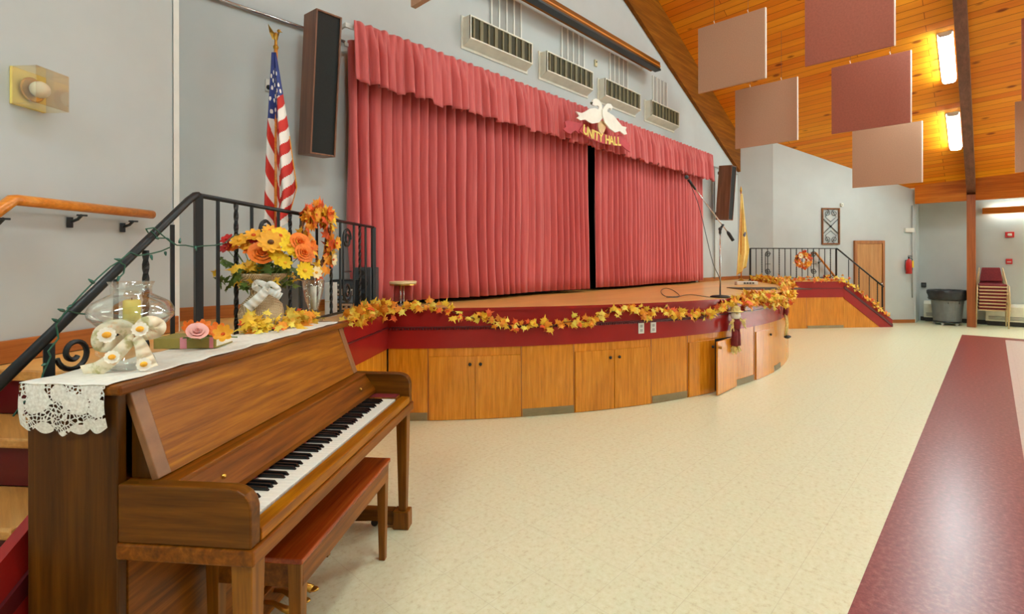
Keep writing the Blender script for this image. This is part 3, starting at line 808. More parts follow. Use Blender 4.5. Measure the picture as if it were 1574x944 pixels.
sn = thing('wall_mounted_bell', 'small black and white wall fitting behind the striped flag', 'bell', (p.x, 0, p.z))
MB().box((-.02,-.02,-.05),(.02,-.001,.05)).build('plate', M['white'], sn, bevel=.004); MB().ball((.0,-.03,-.02), .02, n=10).build('dome', M['black'], sn, smooth=True)
# conduit along the wall
mb = MB(); a = at_v(340,0,.05)
mb.tube([(.3,-.03,3.52),(2.3,-.03,3.52)], .014, 8); mb.build('conduit', M['chrome'], smooth=True, label='thin grey conduit running level along stage wall at left', cat='conduit')
# wall speakers
def speaker(label, px, pyb, v, W, D, Hh, tilt, vb):
    p = at_v(px, pyb, v)
    s = thing('wall_mounted_speaker', label, 'speaker', (p.x, -v, p.z), rot=(tilt, 0, 0))
    t_ = .014; mb = MB()
    mb.box((0,-.02,0),(t_,D,Hh)); mb.box((W-t_,-.02,0),(W,D,Hh)); mb.box((t_,-.02,0),(W-t_,D,t_)); mb.box((t_,-.02,Hh-t_),(W-t_,D,Hh)); mb.box((t_,D-.012,t_),(W-t_,D,Hh-t_))
    mb.build('cabinet', M['speaker_wood'], s, bevel=.003)
    MB().box((t_,-.006,t_),(W-t_,D-.02,Hh-t_)).build('grille', M['grille'], s)
    mb = MB()
    for z in (.12*Hh, .88*Hh): mb.box((W/2-.02,D,z-.03),(W/2+.02,D+.06,z+.03))
    mb.build('bracket', M['black'], s)
    return s
speaker('tall walnut column speaker with black grille beside striped flag', 475, 236, .30, .22, .21, 1.15, math.radians(6), 0)
speaker('walnut column speaker with black grille right of stage curtain', 1118, 338, .36, .26, .25, 1.13, math.radians(4), 0)
# curtain cord cleat strip near right speaker
mb = MB(); p = at_v(1098, 256, .03); mb.tube([(p.x,-.03,S_Z+.05),(p.x,-.03,p.z),(U_END-.05,-.03,p.z)], .014, 8); mb.build('conduit', M['grey'], smooth=True, label='grey conduit turning down wall beside right speaker', cat='conduit')

# ------------------------------------------------------------------ sign with doves on the valance
VS = .46
def sg(x, y):                       # picture crop coordinates -> plane of the sign
    p = at_v(860 + x/8.585, 140 + y/8.585, VS); return (p.x, p.z)
c0 = sg(520, 520)
sgn_ = thing('hall_sign', 'dove sign reading UNITY HALL on red ribbon over curtains', 'sign', (c0[0], -VS, c0[1]))
def board(pts, dep, mat, nm, y=0.0, bev=.003):
    q = [(a-c0[0], y, b-c0[1]) for a, b in (sg(*p_) for p_ in pts)]
    return MB().prism(q, (0, dep, 0)).build(nm, M[mat], sgn_)
board([(60,500),(95,470),(80,400),(120,385),(180,400),(300,420),(330,460),(300,505),(320,545),(260,555),(225,520),(200,525),(160,565),(110,545)], .014, 'ribbon_red', 'ribbon_tail', .012)
board([(790,580),(850,590),(905,660),(945,720),(930,760),(945,805),(880,760),(830,710),(800,720)], .014, 'ribbon_red', 'ribbon_tail', .012)
top = [(300,455),(380,500),(460,535),(560,565),(650,580),(740,592),(810,600)]
bot = [(820,725),(700,715),(600,700),(500,670),(400,630),(330,585),(260,530)]
board(top+bot, .014, 'ribbon_red', 'ribbon', -.006)
board([(500,420),(530,395),(560,395),(600,440),(600,490),(580,540),(545,578),(515,535),(500,470)], .012, 'bell', 'acorn', -.014)
board([(385,165),(410,145),(420,118),(460,105),(500,125),(535,180),(540,235),(560,290),(545,360),(500,420),(410,435),(350,405),(320,380),(255,392),(205,360),(240,335),(195,275),(270,295),(320,275),(370,240),(440,228),(490,248),(500,215),(480,195),(440,200),(415,190)], .016, 'board_white', 'dove', -.03)
board([(570,190),(600,172),(640,180),(665,215),(655,250),(635,270),(640,240),(615,230),(600,255),(625,300),(680,335),(740,410),(790,470),(850,485),(835,520),(855,575),(820,585),(760,535),(700,555),(620,500),(560,420),(535,340),(530,260)], .016, 'board_white', 'dove', -.047)
board([(385,150),(415,150),(405,185),(390,180)], .01, 'olive', 'beak', -.034)
board([(598,250),(630,265),(615,290),(595,280)], .01, 'grey', 'beak', -.05)
# lettering
def text_mesh(ch, size):
    cu = bpy.data.curves.new('letter', 'FONT'); cu.body = ch; cu.size = size; cu.extrude = .004; cu.offset = .004; cu.align_x = 'CENTER'; cu.align_y = 'CENTER'
    o = bpy.data.objects.new('tmp_letter', cu); COL.objects.link(o)
    dg = bpy.context.evaluated_depsgraph_get(); me = bpy.data.meshes.new_from_object(o.evaluated_get(dg))
    vs = [v.co.copy() for v in me.vertices]; fs = [tuple(f.vertices) for f in me.polygons]
    bpy.data.objects.remove(o); bpy.data.curves.remove(cu); bpy.data.meshes.remove(me)
    return vs, fs
mb = MB()
lt = [('U',335,525),('N',395,562),('I',440,580),('T',482,600),('Y',535,620),('H',625,650),('A',678,660),('L',728,668),('L',775,672)]
for i, (ch, x, y) in enumerate(lt):
    a, b = sg(x, y); l_ = sg(lt[max(0,i-1)][1], lt[max(0,i-1)][2]); r_ = sg(lt[min(8,i+1)][1], lt[min(8,i+1)][2])
    an = math.atan2(r_[1]-l_[1], r_[0]-l_[0])
    vs, fs = text_mesh(ch, .17)
    mb.M = Matrix.Translation((a-c0[0], -.012, b-c0[1])) @ Matrix.Rotation(-an, 4, 'Y') @ Matrix.Rotation(PI/2, 4, 'X')
    mb.add(vs, fs)
mb.build('lettering', M['gold'], sgn_)

# ------------------------------------------------------------------ acoustic panels and ceiling lights
def ac_panel(u, tl, bl, tr, mat, label, vside=1):
    a, b, c = at_u(tl[0], tl[1], u), at_u(bl[0], bl[1], u), at_u(tr[0], tr[1], u)
    v0, v1 = -a.y, -c.y; zt_, zb_ = (a.z+c.z)/2, b.z
    w, h = v1-v0, zt_-zb_
    pn = thing('hanging_acoustic_panel', label, 'panel', (u, -v0, zb_), 0, 'hanging acoustic panels')
    MB().box((.0,-w+.014,.0),(.04,0,h)).build('fabric_board', M[mat], pn)
    MB().box((0,-w,0),(.04,-w+.014,h)).build('edge_strip', M['trimcream'], pn)
    for f in (.25, .75):
        yy = -w*f; top = cz(u, v0+w*f) - zb_ - .004
        mb = MB(); mb.tube([(.02,yy,h),(.02,yy,h+.03),(.02,yy+.012,h+.045),(.02,yy,h+.055)], .006, 6); hk = mb.build('hook', M['trimcream'], pn)
        MB().tube([(.02,yy,h+.05),(.02,yy,top)], .0025, 5).build('wire', M['black'], pn)
    return pn
ac_panel(8.25, (1073,45), (1072,144), (1177,10), 'mauve', 'mauve acoustic panel hanging highest beside the stage gable beam')
ac_panel(9.7, (1130,138), (1130,229), (1226,119), 'mauve', 'mauve acoustic panel hanging above yellow flag at gable beam foot')
ac_panel(7.9, (1237,-30), (1237,102), (1376,-66), 'rose', 'dusty rose acoustic panel hanging topmost, cut by picture edge')
ac_panel(9.8, (1278,105), (1278,206), (1401,76), 'rose', 'dusty rose acoustic panel hanging left of the ceiling lights')
ac_panel(11.66, (1310,202), (1310,289), (1418,185), 'mauve', 'mauve acoustic panel hanging lowest, above the right wall door')
ac_panel(9.6, (1570,30), (1568,155), (1720,-8), 'rose', 'dusty rose acoustic panel hanging beyond the dark rafter')
ac_panel(11.6, (1560,158), (1560,265), (1690,135), 'mauve', 'mauve acoustic panel hanging beyond the dark rafter, lower one')
ac_panel(2.1, (631,-220), (631,11), (720,-320), 'mauve', 'mauve acoustic panel corner at top above left curtain')
def lamp(u, v, label):
    """wraparound fluorescent running down the slope"""
    p = Vector((u, -v, cz(u, v))); s = 1 if u > UR else -1
    th = math.atan(SL)*s
    l = thing('ceiling_light', label, 'ceiling light', p, rot=(0, th, 0), group='ceiling fluorescent lights')
    MB().box((-.6,-.1,-.04),(.6,.1,-.002)).build('housing', M['white'], l)
    mb = MB(); prof = [(-.085,-.041),(-.08,-.085),(-.05,-.105),(.05,-.105),(.08,-.085),(.085,-.041)]
    mb.prism([(-.6,a,b) for a,b in prof], (1.2,0,0)); mb.build('diffuser', M['lamp'], l)
    for x in (-.61,.6): MB().prism([(x,a*1.05,b*1.02) for a,b in prof], (.01,0,0)).build('end_cap', M['white'], l)
def ceil_hit(px, py):
    lo, hi = 2.0, 20.0
    for _ in range(50):
        m = (lo+hi)/2; p = at_Y(px, py, m)
        if p.z < cz(p.x, -p.y): lo = m
        else: hi = m
    return p
la = ceil_hit(1456, 86); lb = ceil_hit(1467, 199)
lamp(la.x, -la.y, 'ceiling fluorescent light beside rafter, upper of two'); lamp(lb.x, -lb.y, 'ceiling fluorescent light beside rafter, lower of two')
LV = -la.y
DU = lb.x-la.x
for k, (u, v) in enumerate([(la.x-DU, LV), (la.x-2*DU, LV), (UR-2.0, LV), (UR-5.0, LV), (UR-8, LV)] + [(u_, LV+5.2) for u_ in (12.5,9.3,3.4,0.4)] + [(u_, LV+10) for u_ in (12.0,8.5,4,1)]):  # unseen fixtures added beyond the two in view, to light the hall
    if v < 15.5: lamp(u, v, 'ceiling fluorescent light out in the hall ceiling, unseen, added to light it')
# tube hidden behind the wooden valance on the side wall
cl = thing('valance_light', 'bright tube lights behind wooden valance on right side wall', 'light', (U_SIDE-.07, -7.0, 2.62))
MB().tube([(0,-2.9,0),(0,2.7,0)], .018, 8).build('tube_lamp', M['lamp_cove'], cl, smooth=True)
MB().box((.02,-2.9,-.03),(.069,2.72,.03)).build('tube_holder', M['white'], cl)

# ------------------------------------------------------------------ foliage helpers
MAPLE = [(0,0),(.13,.10),(.42,.02),(.34,.22),(.55,.42),(.3,.44),(.28,.58),(.12,.55),(0,1.0),(-.12,.55),(-.28,.58),(-.3,.44),(-.55,.42),(-.34,.22),(-.42,.02),(-.13,.10)]
def rnd_rot(): return Euler((random.uniform(-1.1,1.1), random.uniform(-1.1,1.1), random.uniform(0,2*PI))).to_matrix()
def leaf(mb, c, size, R, mat):
    vs = [c + R @ Vector((0,.35*size,.0))]
    for x, y in MAPLE: vs.append(c + R @ Vector((x*size, y*size, -.35*size*(abs(x)**1.3) - .12*size*(y-.4)**2)))
    n = len(MAPLE); mb.add(vs, [(0, i+1, (i+1) % n + 1) for i in range(n)], mat)
def face_rot(nrm, spread=.6):
    """leaf lying across normal nrm with scatter, tip direction random"""
    z = (Vector(nrm) + Vector((random.uniform(-spread,spread), random.uniform(-spread,spread), random.uniform(-spread,spread)))).normalized()
    x = z.orthogonal().normalized(); y = z.cross(x)
    a = random.uniform(0, 2*PI); x2 = x*math.cos(a)+y*math.sin(a); y2 = z.cross(x2)
    return Matrix((x2, y2, z)).transposed()
LEAFM = ['leaf_orange','leaf_amber','leaf_yellow','leaf_rust']
def garland(label, pts, nrm, dens, size, spread, wts=(4,5,3,1.2), name='leaf_garland', group=None):
    g = thing(name, label, 'garland', (0,0,0), group=group)
    pts = [Vector(p_) for p_ in pts]
    mb = MB(); mb.tube(pts, .004, 5); mb.build('cord', M['stem'], g)
    mb = MB(); k = 0
    for i in range(len(pts)-1):
        L = (pts[i+1]-pts[i]).length; d_ = dens[min(i,len(dens)-1)] if isinstance(dens, list) else dens; sp = spread[min(i,len(spread)-1)] if isinstance(spread, list) else spread
        n_ = max(1, int(L*d_ + random.random()))
        nv = nrm(pts[i]) if callable(nrm) else Vector(nrm)
        for _ in range(n_):
            c = pts[i].lerp(pts[i+1], random.random())
            c = c + Vector((random.gauss(0,sp), random.gauss(0,sp), random.gauss(0,sp*.8))) + nv*random.uniform(.005,.045)
            leaf(mb, c, size*random.uniform(.7,1.25), face_rot(nv, .75), random.choices(range(4), wts)[0]); k += 1
    mb.build('leaves', [M[x] for x in LEAFM], g)
    return g
def daisy(mb, c, nrm, r, n, mp, mc, cup=.25, layers=1, cr=.22, w=.27):
    c = Vector(c); z = Vector(nrm).normalized(); x = z.orthogonal().normalized(); y = z.cross(x)
    for ly in range(layers):
        rr = r*(1-.22*ly); ph = random.random()*6
        for i in range(n):
            a = 2*PI*(i+.5*ly)/n + ph; d = x*math.cos(a)+y*math.sin(a); e = -x*math.sin(a)+y*math.cos(a); hw = rr*w*(6.5/n+.25)
            q = []
            for t_, ww in ((.1,.3),(.45,.95),(.8,.9),(1.0,.35)):
                up = z*(cup*rr*(t_**1.5) + .04*ly*r + random.uniform(-.02,.02)*r)
                m = c + d*(rr*t_) + up
                q += [m - e*hw*ww, m + z*(-.1*hw), m + e*hw*ww]
            fs = []
            for k in range(3):
                b = 3*k; fs += [(b,b+1,b+4,b+3),(b+1,b+2,b+5,b+4)]
            mb.add(q, fs, mp)
    mb.ball(c + z*(.08*r), r*cr, mc, 8, (1,1,.8))
def rose(mb, c, nrm, r, mp, shells=4):
    c = Vector(c); z = Vector(nrm).normalized(); x = z.orthogonal().normalized(); y = z.cross(x)
    for s_ in range(shells):
        k = 3 + s_; rr = r*(.3+.7*s_/(shells-1)); op = .25+.75*s_/(shells-1)
        for i in range(k):
            a0 = 2*PI*i/k + s_*.7; q = []; N = 5
            for jj in range(4):
                tt = jj/3
                for ii in range(N):
                    a = a0 + (ii/(N-1)-.5)*(2*PI/k*1.35)
                    rad = rr*(.25+.75*tt*op+ .1*tt*tt*op); hh = r*(.75-.35*s_/(shells-1))*math.sin(tt*PI*.55) + .04*r*math.sin(ii*2.1+jj)
                    q.append(c + (x*math.cos(a)+y*math.sin(a))*rad + z*(hh - .1*r))
            mb.add(q, [(j*N+i_, j*N+i_+1, (j+1)*N+i_+1, (j+1)*N+i_) for j in range(3) for i_ in range(N-1)], mp)
    mb.ball(c + z*r*.2, r*.22, mp, 8)

# garlands on the stage
def arcp(px, py, off=.02):
    u, t_ = arc_px(px, off); p = at_Y(px, py, t_); return Vector((p.x, p.y, min(p.z, S_Z+.03)))
def arcn(p):
    d = Vector((p.x-AC, p.y+AV, 0)); d.normalize(); return (d + Vector((0,0,.35))).normalized()
swag = [(612,478),(640,470),(660,474),(690,474),(700,482),(722,489),(745,487),(760,494),(785,502),(805,500),(822,497),(845,503),(862,496),(882,494),(905,496),(922,484),(945,478),(968,475),(985,480),(1000,484),(1015,476),(1040,482),(1070,486),(1090,484),(1105,474),(1122,466),(1140,462)]
gp = [arcp(a, b) for a, b in swag]
lp = [Lw(XL-.95+.11*i, -.03+.02*(i % 2), S_Z+.012-.0*i) for i in range(8)]
allp = lp + gp
garland('orange and yellow maple leaf garland swagged along bowed stage front', allp, arcn, [110]*8+[80,60,45,40,50,60,90,90,70,60,70,45,70,80,80,60,80,85,80,80,80,90,110,120,130][:len(allp)-9], .075, [.035]*8 + [.022]*(len(allp)-9))
bp = []
for px, py in ((1142,464),(1155,460),(1168,459),(1180,460),(1190,462),(1198,460),(1204,455)): bp.append(arcp(px, py, .02))
u_l = arc_px(1204)[0]
for k in range(1, 9):
    u = u_l + (11.35-u_l)*k/8; x, y = arc(u, -.03); bp.append(Vector((x,y,S_Z+.03)))
garland('dense heap of orange leaves round the stage right corner', bp, arcn, [260,260,280,300,320,320,220]+[150]*8, .088, [.05]*6+[.04]*9, wts=(5,5,4,1.5))
rp = [Rw(.1+.14*i, -.015, S_Z+.02) for i in range(16)] + [Rw(2.19+.11*i, -.015, S_Z+.0-.085*i) for i in range(1,11)]
garland('orange leaf garland edging right landing and stair skirt', rp, Vector((-dR.y*-1, -dR.x, .4)).normalized(), [70]*15+[60]*10, .075, .03, wts=(4,4,3,3))
# wreaths
def wreath(label, c, ex, r, ring_r, seed, flowers, nv, leafset=('leaf_orange','leaf_rust','leaf_amber','petal_cream'), fl=()):
    random.seed(seed)
    w = thing('autumn_wreath', label, 'wreath', c); ez = Vector((0,0,1)); ex = Vector(ex)
    mb = MB()
    for k in range(5):
        mb.tube([ex*(math.cos(a)*(r+.01*math.sin(3*a+k)))+ez*(math.sin(a)*(r+.012*math.cos(4*a+2*k))) + nv*(.012*math.sin(5*a+k*1.3)) for a in [2*PI*i/28 for i in range(28)]], ring_r, 5, close=True)
    mb.build('vine_ring', M['vine'], w, smooth=True)
    mb = MB()
    for a, n_ in flowers:
        for _ in range(n_):
            b = a + random.gauss(0,.2); q = r + random.gauss(0,.028)
            leaf(mb, ex*(math.cos(b)*q)+ez*(math.sin(b)*q)+nv*random.uniform(.015,.06), .075*random.uniform(.8,1.25)*(r/.17)**.5, face_rot(nv,.7), random.choices(range(4),(5,3,3,1))[0])
    mb.build('leaves', [M[x] for x in leafset], w)
    for a, rr, mt in fl:
        mb = MB(); daisy(mb, ex*(math.cos(a)*r)+ez*(math.sin(a)*r)+nv*.06, nv, rr, 8, 0, 1, .3, 2); mb.build('flower', [M[mt], M['leaf_rust']], w)
    return w
nvL = Vector((dL.y, -dL.x, 0))                    # towards the audience from the left rail
wc = rail_pt(484, 368, YR-.06)
wreath('grapevine wreath with orange flowers hung on left railing', wc, Vector((dL.x,dL.y,0)), .185, .009, 3, [(2.4,26),(1.9,18),(1.3,26),(.9,18),(3.6,30),(3.2,16),(-.2,12),(5.6,14),(4.6,5)], nvL,
       ('leaf_orange','leaf_amber','leaf_rust','leaf_amber'), [(1.2,.055,'petal_orange'),(3.5,.06,'petal_orange'),(2.2,.045,'petal_amber'),(-.1,.05,'petal_amber'),(5.5,.045,'petal_cream')])
nvR = Vector((dR.y, -dR.x, 0))
wcr = at_line(1233, 400, Rw(0,.0), dR)
wreath('round orange and red leaf wreath hung on right railing', wcr, Vector((dR.x,dR.y,0)), .13, .03, 5, [(2*PI*i/12, 24) for i in range(12)], nvR, ('leaf_orange','leaf_rust','petal_red','petal_cream'), [(2.3,.06,'petal_cream'),(1.2,.05,'petal_amber'),(5.6,.06,'petal_amber')])
random.seed(11)

# scarecrow dolls hung from the garland
def doll(label, px, py, off, h, thin=False):
    u, t_ = arc_px(px, off); p = at_Y(px, py, t_)
    d = arcn(p); d = Vector((d.x, d.y, 0)).normalized(); ex = Vector((-d.y, d.x, 0))
    w = thing('scarecrow_doll', label, 'doll', (p.x, p.y, p.z))
    L = lambda a, b, c=0: ex*a + Vector((0,0,b)) + d*c
    if not thin:
        mb = MB(); mb.ball(L(0,.0,.03), .045, n=12, sc=(1,1,1.05)); mb.build('head', M['linen'], w, smooth=True)
        mb = MB()
        for k in range(16): mb.tube([L(0,.03,.02), L(random.uniform(-.06,.06), random.uniform(.0,.05), random.uniform(.04,.07))], .004, 4)
        mb.lathe([(.075,.022),(.045,.03),(.04,.065),(.0,.075)], L(0,.012,.03), 14); mb.build('straw_hat', M['raffia'], w)
        mb = MB(); mb.tube([L(0,-.03,.03), L(0,-.07,.035), L(0,-.13,.03)], [.03,.045,.04], 10); mb.build('shirt', M['doll_skirt'], w, smooth=True)
        for s_ in (-1,1):
            mb = MB()
            for k in range(12): mb.tube([L(s_*.03,-.05,.035), L(s_*.07,-.05+random.uniform(-.01,.02),.045), L(s_*random.uniform(.09,.13), -.06+random.uniform(-.08,.02), .05+random.uniform(-.02,.02))], .005, 4)
            mb.build('straw_arm', M['raffia'], w)
        for s_ in (-1,1):
            mb = MB(); mb.tube([L(s_*.018,-.12,.03), L(s_*.022,-.19,.035), L(s_*.024,-.28,.03)], [.026,.03,.034], 10); mb.build('trouser_leg', M['doll_skirt'], w, smooth=True)
            mb = MB()
            for k in range(14): mb.tube([L(s_*.024,-.27,.03), L(s_*.024+random.uniform(-.03,.04), -.34+random.uniform(-.02,.02), .03+random.uniform(-.03,.03))], .0055, 4)
            mb.build('straw_foot', M['raffia'], w)
    else:
        mb = MB(); mb.ball(L(0,0,.03), .03, n=10); mb.build('head', M['linen'], w, smooth=True)
        mb = MB(); mb.tube([L(0,-.02,.03),L(0,-.07,.035),L(0,-.13,.03)], [.02,.03,.028], 8); mb.build('shirt', M['doll_skirt'], w, smooth=True)
        for s_, mt in ((-1,'raffia'),(1,'raffia')):
            mb = MB(); mb.tube([L(s_*.015,-.11,.03), L(s_*.035,-.25,.05), L(s_*.03,-.42,.03)], [.013,.012,.012], 8); lg = mb.build('leg', M[mt], w, smooth=True)
            MB().ball(L(s_*.035,-.43,.055), .028, n=10, sc=(1,1.3,.7)).build('shoe', M['black'], lg, smooth=True)
    w.scale = (1.25,1.25,1.25) if not thin else (1.1,1.1,1.0)
    return w
doll('straw doll in maroon trousers hanging on stage front by open door', 1126, 484, .035, .3)
doll('thin straw doll with black shoes at stage right edge', 1203, 470, .02, .4, True)

# ------------------------------------------------------------------ piano
HP = YAW - math.radians(5.7)
po = cw(-1.124, 1.435)
piano = thing('upright_piano', 'brown walnut upright piano with lace runner on its lid', 'piano', (po.x, po.y, 0), HP)
LP = 1.50
for x0, x1 in ((0,.032),(LP-.032,LP)):
    MB().box((x0,0,.0),(x1,.285,1.12)).build('side_panel', M['walnut_v'], piano, bevel=.004)
MB().box((-.014,-.022,1.12),(LP+.014,.3,1.149)).build('lid', M['walnut'], piano, bevel=.007)
MB().box((.032,.255,.04),(LP-.032,.28,1.12)).build('back_board', M['walnut'], piano)
# sloping upper panel with end stiles
ya, za, yb, zb = -.002, 1.119, -.092, .868
def slope_slab(x0, x1, f0, f1, th, lift=0.0):
    dy, dz = yb-ya, zb-za; L = math.hypot(dy,dz); ny, nz = dz/L, -dy/L     # outward (front/up)
    P_ = lambda x, f, k: (x, ya+dy*f+ny*k*1.0, za+dz*f+nz*k)
    a = [P_(x0,f0,lift), P_(x1,f0,lift), P_(x1,f1,lift), P_(x0,f1,lift)]
    return MB().prism(a, Vector((0,-ny*th,-nz*th)))
slope_slab(.085, LP-.085, 0, 1, .018, .0).build('upper_panel', M['walnut_gold'], piano)
for x0, x1 in ((.036,.086),(LP-.086,LP-.036)):
    slope_slab(x0, x1, 0, 1.0, .022, .004).build('panel_stile', M['walnut_pale'], piano, bevel=.003)
MB().prism([(.045,-.004,1.1),(.045,-.004,.868),(.045,-.075,.868)], (LP-.09,0,0)).build('upper_case', M['walnut_v'], piano)
MB().box((.045,-.15,.845),(LP-.045,.25,.864)).build('music_shelf', M['walnut'], piano, bevel=.004)
mb = MB(); mb.prism([(.046,-.135,.85),(.046,-.148,.85),(.046,-.205,.775),(.046,-.205,.755),(.046,-.19,.755)], (LP-.092,0,0)); fb = mb.build('fallboard', M['walnut'], piano)
for x in (.2,LP-.2): MB().ball((x,-.18,.812), .008, n=8).build('fallboard_knob', M['brass'], fb)
MB().box((.046,-.195,.742),(LP-.046,-.188,.757)).build('felt_strip', M['darkred'], piano)
for x0, x1 in ((0,.046),(LP-.046,LP)):
    prof = [(0,.70),(0,.866),(-.335,.866),(-.36,.862),(-.382,.85),(-.396,.832),(-.402,.808),(-.402,.70)]
    MB().prism([(x0,a,b) for a,b in prof], (x1-x0,0,0)).build('arm', M['walnut_y'], piano, bevel=.005)
MB().box((-.004,-.412,.652),(LP+.004,.004,.699)).build('keybed', M['walnut'], piano, bevel=.006)
MB().box((.047,-.404,.70),(LP-.047,-.352,.738)).build('key_slip', M['walnut_gold'], piano, bevel=.004)
for x0, x1 in ((.047,.118),(LP-.118,LP-.047)):
    MB().box((x0,-.351,.70),(x1,-.19,.748)).build('key_block', M['walnut'], piano, bevel=.004)
    MB().box((x0,-.345,.7482),(x1,-.2,.7502)).build('key_block_felt', M['darkred'], piano)
KW = (LP-.24)/52; x = .12
wk = bpy.data.meshes.new
mbw = MB().box((.0006,-.345,.706),(KW-.0006,-.19,.741)); w0 = mbw.build('white_key', M['ivory'], piano, bevel=.0015, seg=1)
mbb = MB(); mbb.prism([(-.0055,-.29,.742),(.0055,-.29,.742),(.0055,-.19,.742),(-.0055,-.19,.742)], (0,0,.001))
mbb = MB().add([(-.0058,-.294,.7405),(.0058,-.294,.7405),(.0058,-.19,.7405),(-.0058,-.19,.7405),(-.0047,-.283,.7535),(.0047,-.283,.7535),(.0047,-.19,.7545),(-.0047,-.19,.7545)], [(3,2,1,0),(4,5,6,7),(0,1,5,4),(1,2,6,5),(2,3,7,6),(3,0,4,7)])
b0 = mbb.build('black_key', M['ebony'], piano, bevel=.0012, seg=1)
for i in range(52):
    o = w0 if i == 0 else w0.copy()
    if i: COL.objects.link(o); o.parent = piano
    o.location = (x+KW*i, 0, 0)
kf = True
for i in range(51):
    if (i % 7) in (1, 4): continue            # A B C D E F G: no black key after B and E
    o = b0 if kf else b0.copy()
    if not kf: COL.objects.link(o); o.parent = piano
    kf = False; o.location = (x+KW*(i+1), 0, 0)
for xx in (.045, LP-.045):
    mb = MB(); mb.taper((xx,-.365,.10), (xx,-.365,.652), (.021,.021), (.032,.032)); lg = mb.build('leg', M['walnut_leg'], piano, bevel=.003)
    MB().box((xx-.038,-.405,0),(xx+.038,-.315,.10)).build('toe_block', M['walnut_leg'], piano, bevel=.006)
    MB().prism([(xx-.025,-.315,.10),(xx-.025,0,.10),(xx-.025,0,.0),(xx-.025,-.05,.0),(xx-.025,-.08,.03),(xx-.025,-.23,.04),(xx-.025,-.28,.02),(xx-.025,-.315,.02)], (.05,0,0)).build('toe_rail', M['walnut_y'], piano)
    MB().tube([(xx-.012,-.2,.02),(xx+.012,-.2,.02)], .02, 12).build('caster', M['black'], piano)
MB().box((.032,-.004,.12),(LP-.032,.016,.652)).build('lower_panel', M['walnut'], piano)
MB().box((.032,-.03,.01),(LP-.032,.016,.115)).build('bottom_rail', M['walnut'], piano, bevel=.004)
for xx in (.66,.735,.81):
    mb = MB(); mb.tube([(xx,-.02,.09),(xx,-.07,.088),(xx,-.11,.07),(xx,-.16,.055)], [.009,.01,.013,.018], 10); mb.ball((xx,-.165,.055), .022, n=10, sc=(.85,1.2,.4))
    mb.build('pedal', M['brass'], piano, smooth=True)
# bench
HB = YAW - math.radians(5.6); bo = cw(-.705, 1.69)
bench = thing('piano_bench', 'long brown wooden bench tucked under the piano keyboard', 'bench', (bo.x, bo.y, 0), HB)
MB().box((0,0,.48),(.88,.36,.50)).build('seat', M['mahogany'], bench, bevel=.005)
mb = MB()
for lo, hi in (((.02,.008),(.86,.026)),((.02,.334),(.86,.352)),((.012,.02),(.03,.34)),((.85,.02),(.868,.34))): mb.box((lo[0],lo[1],.395),(hi[0],hi[1],.479))
mb.build('apron', M['walnut'], bench, bevel=.003)
for xx in (.03,.85):
    for yy in (.032,.328):
        MB().taper((xx,yy,0), (xx,yy,.479), (.015,.015), (.024,.024)).build('leg', M['walnut_leg'], bench, bevel=.002)
# lace runner on the lid
ZL = 1.150
def lidp(px, py, z=ZL):
    return at_z(px, py, z)
def to_p(w):                     # world -> piano frame
    d = Vector((w.x-po.x, w.y-po.y)); c, s = math.cos(HP), math.sin(HP)
    return Vector((d.x*c+d.y*s, -d.x*s+d.y*c, w.z))
def fp(x, y, z=ZL):              # piano frame -> world
    c, s = math.cos(HP), math.sin(HP); return Vector((po.x+x*c-y*s, po.y+x*s+y*c, z))
run_ = thing('lace_runner', 'ivory lace table runner laid along the piano lid', 'runner', (po.x,po.y,0), HP)
def fr_(s, t_):
    y = .012+.275*s + .004*math.sin(t_*70); x = -.02 + (LP-.03)*t_
    return (x, y, ZL+.0025+.0015*math.sin(x*30+y*50))
MB().grid(fr_, 20, 120).build('runner_cloth', M['linen'], run_, smooth=True, solid=.002)
def fh_(s, t_):
    y = .02+.265*s; sc_ = .014*abs(math.sin(PI*(s*5)))
    dz = (.135-.03*abs(s-.5)+ sc_)*t_
    return (-.017-.012*math.sin(PI*min(1,t_*1.0))*.6-.004*math.sin(s*18)*t_, y + .012*(s-.5)*t_, ZL+.003-dz)
MB().grid(fh_, 60, 24).build('lace_edge', M['lace'], run_, smooth=True, label='scalloped lace end hanging over the piano side')

# hurricane candle vase
hv = fp(*to_p(lidp(203, 566)).xy)
hur = thing('hurricane_candle_holder', 'clear glass hurricane vase with yellow candle and daisy ribbon bow', 'candle holder', (hv.x,hv.y,ZL+.005))
prof = [(.066,0),(.07,.006),(.06,.03),(.04,.065),(.026,.09),(.026,.105),(.05,.122),(.095,.14),(.117,.165),(.119,.185),(.105,.212),(.07,.232),(.056,.24),(.055,.262),(.062,.28)]
inner = [(r-.004 if r > .03 else r*.8, z) for r, z in prof[::-1] if z > .12]
mb = MB(); mb.lathe(prof+inner, n=40, ruffle=lambda i,a: .05*math.sin(a*9) if i in (13,14,15,16) else 0)
mb.build('glass_shade', M['glass'], hur, smooth=True)
mb = MB(); mb.lathe([(.024,.126),(.0245,.215),(.02,.22),(.0,.218)], n=24); mb.build('candle', M['candle'], hur, smooth=True)
MB().tube([(0,0,.217),(0,0,.226)], .0015, 5).build('wick', M['black'], hur)
MB().tube([(-.066,0,.03),(-.09,0,.05),(-.095,0,.08),(-.07,0,.1),(-.03,0,.1)], .004, 6).build('glass_handle', M['glass'], hur, smooth=True)
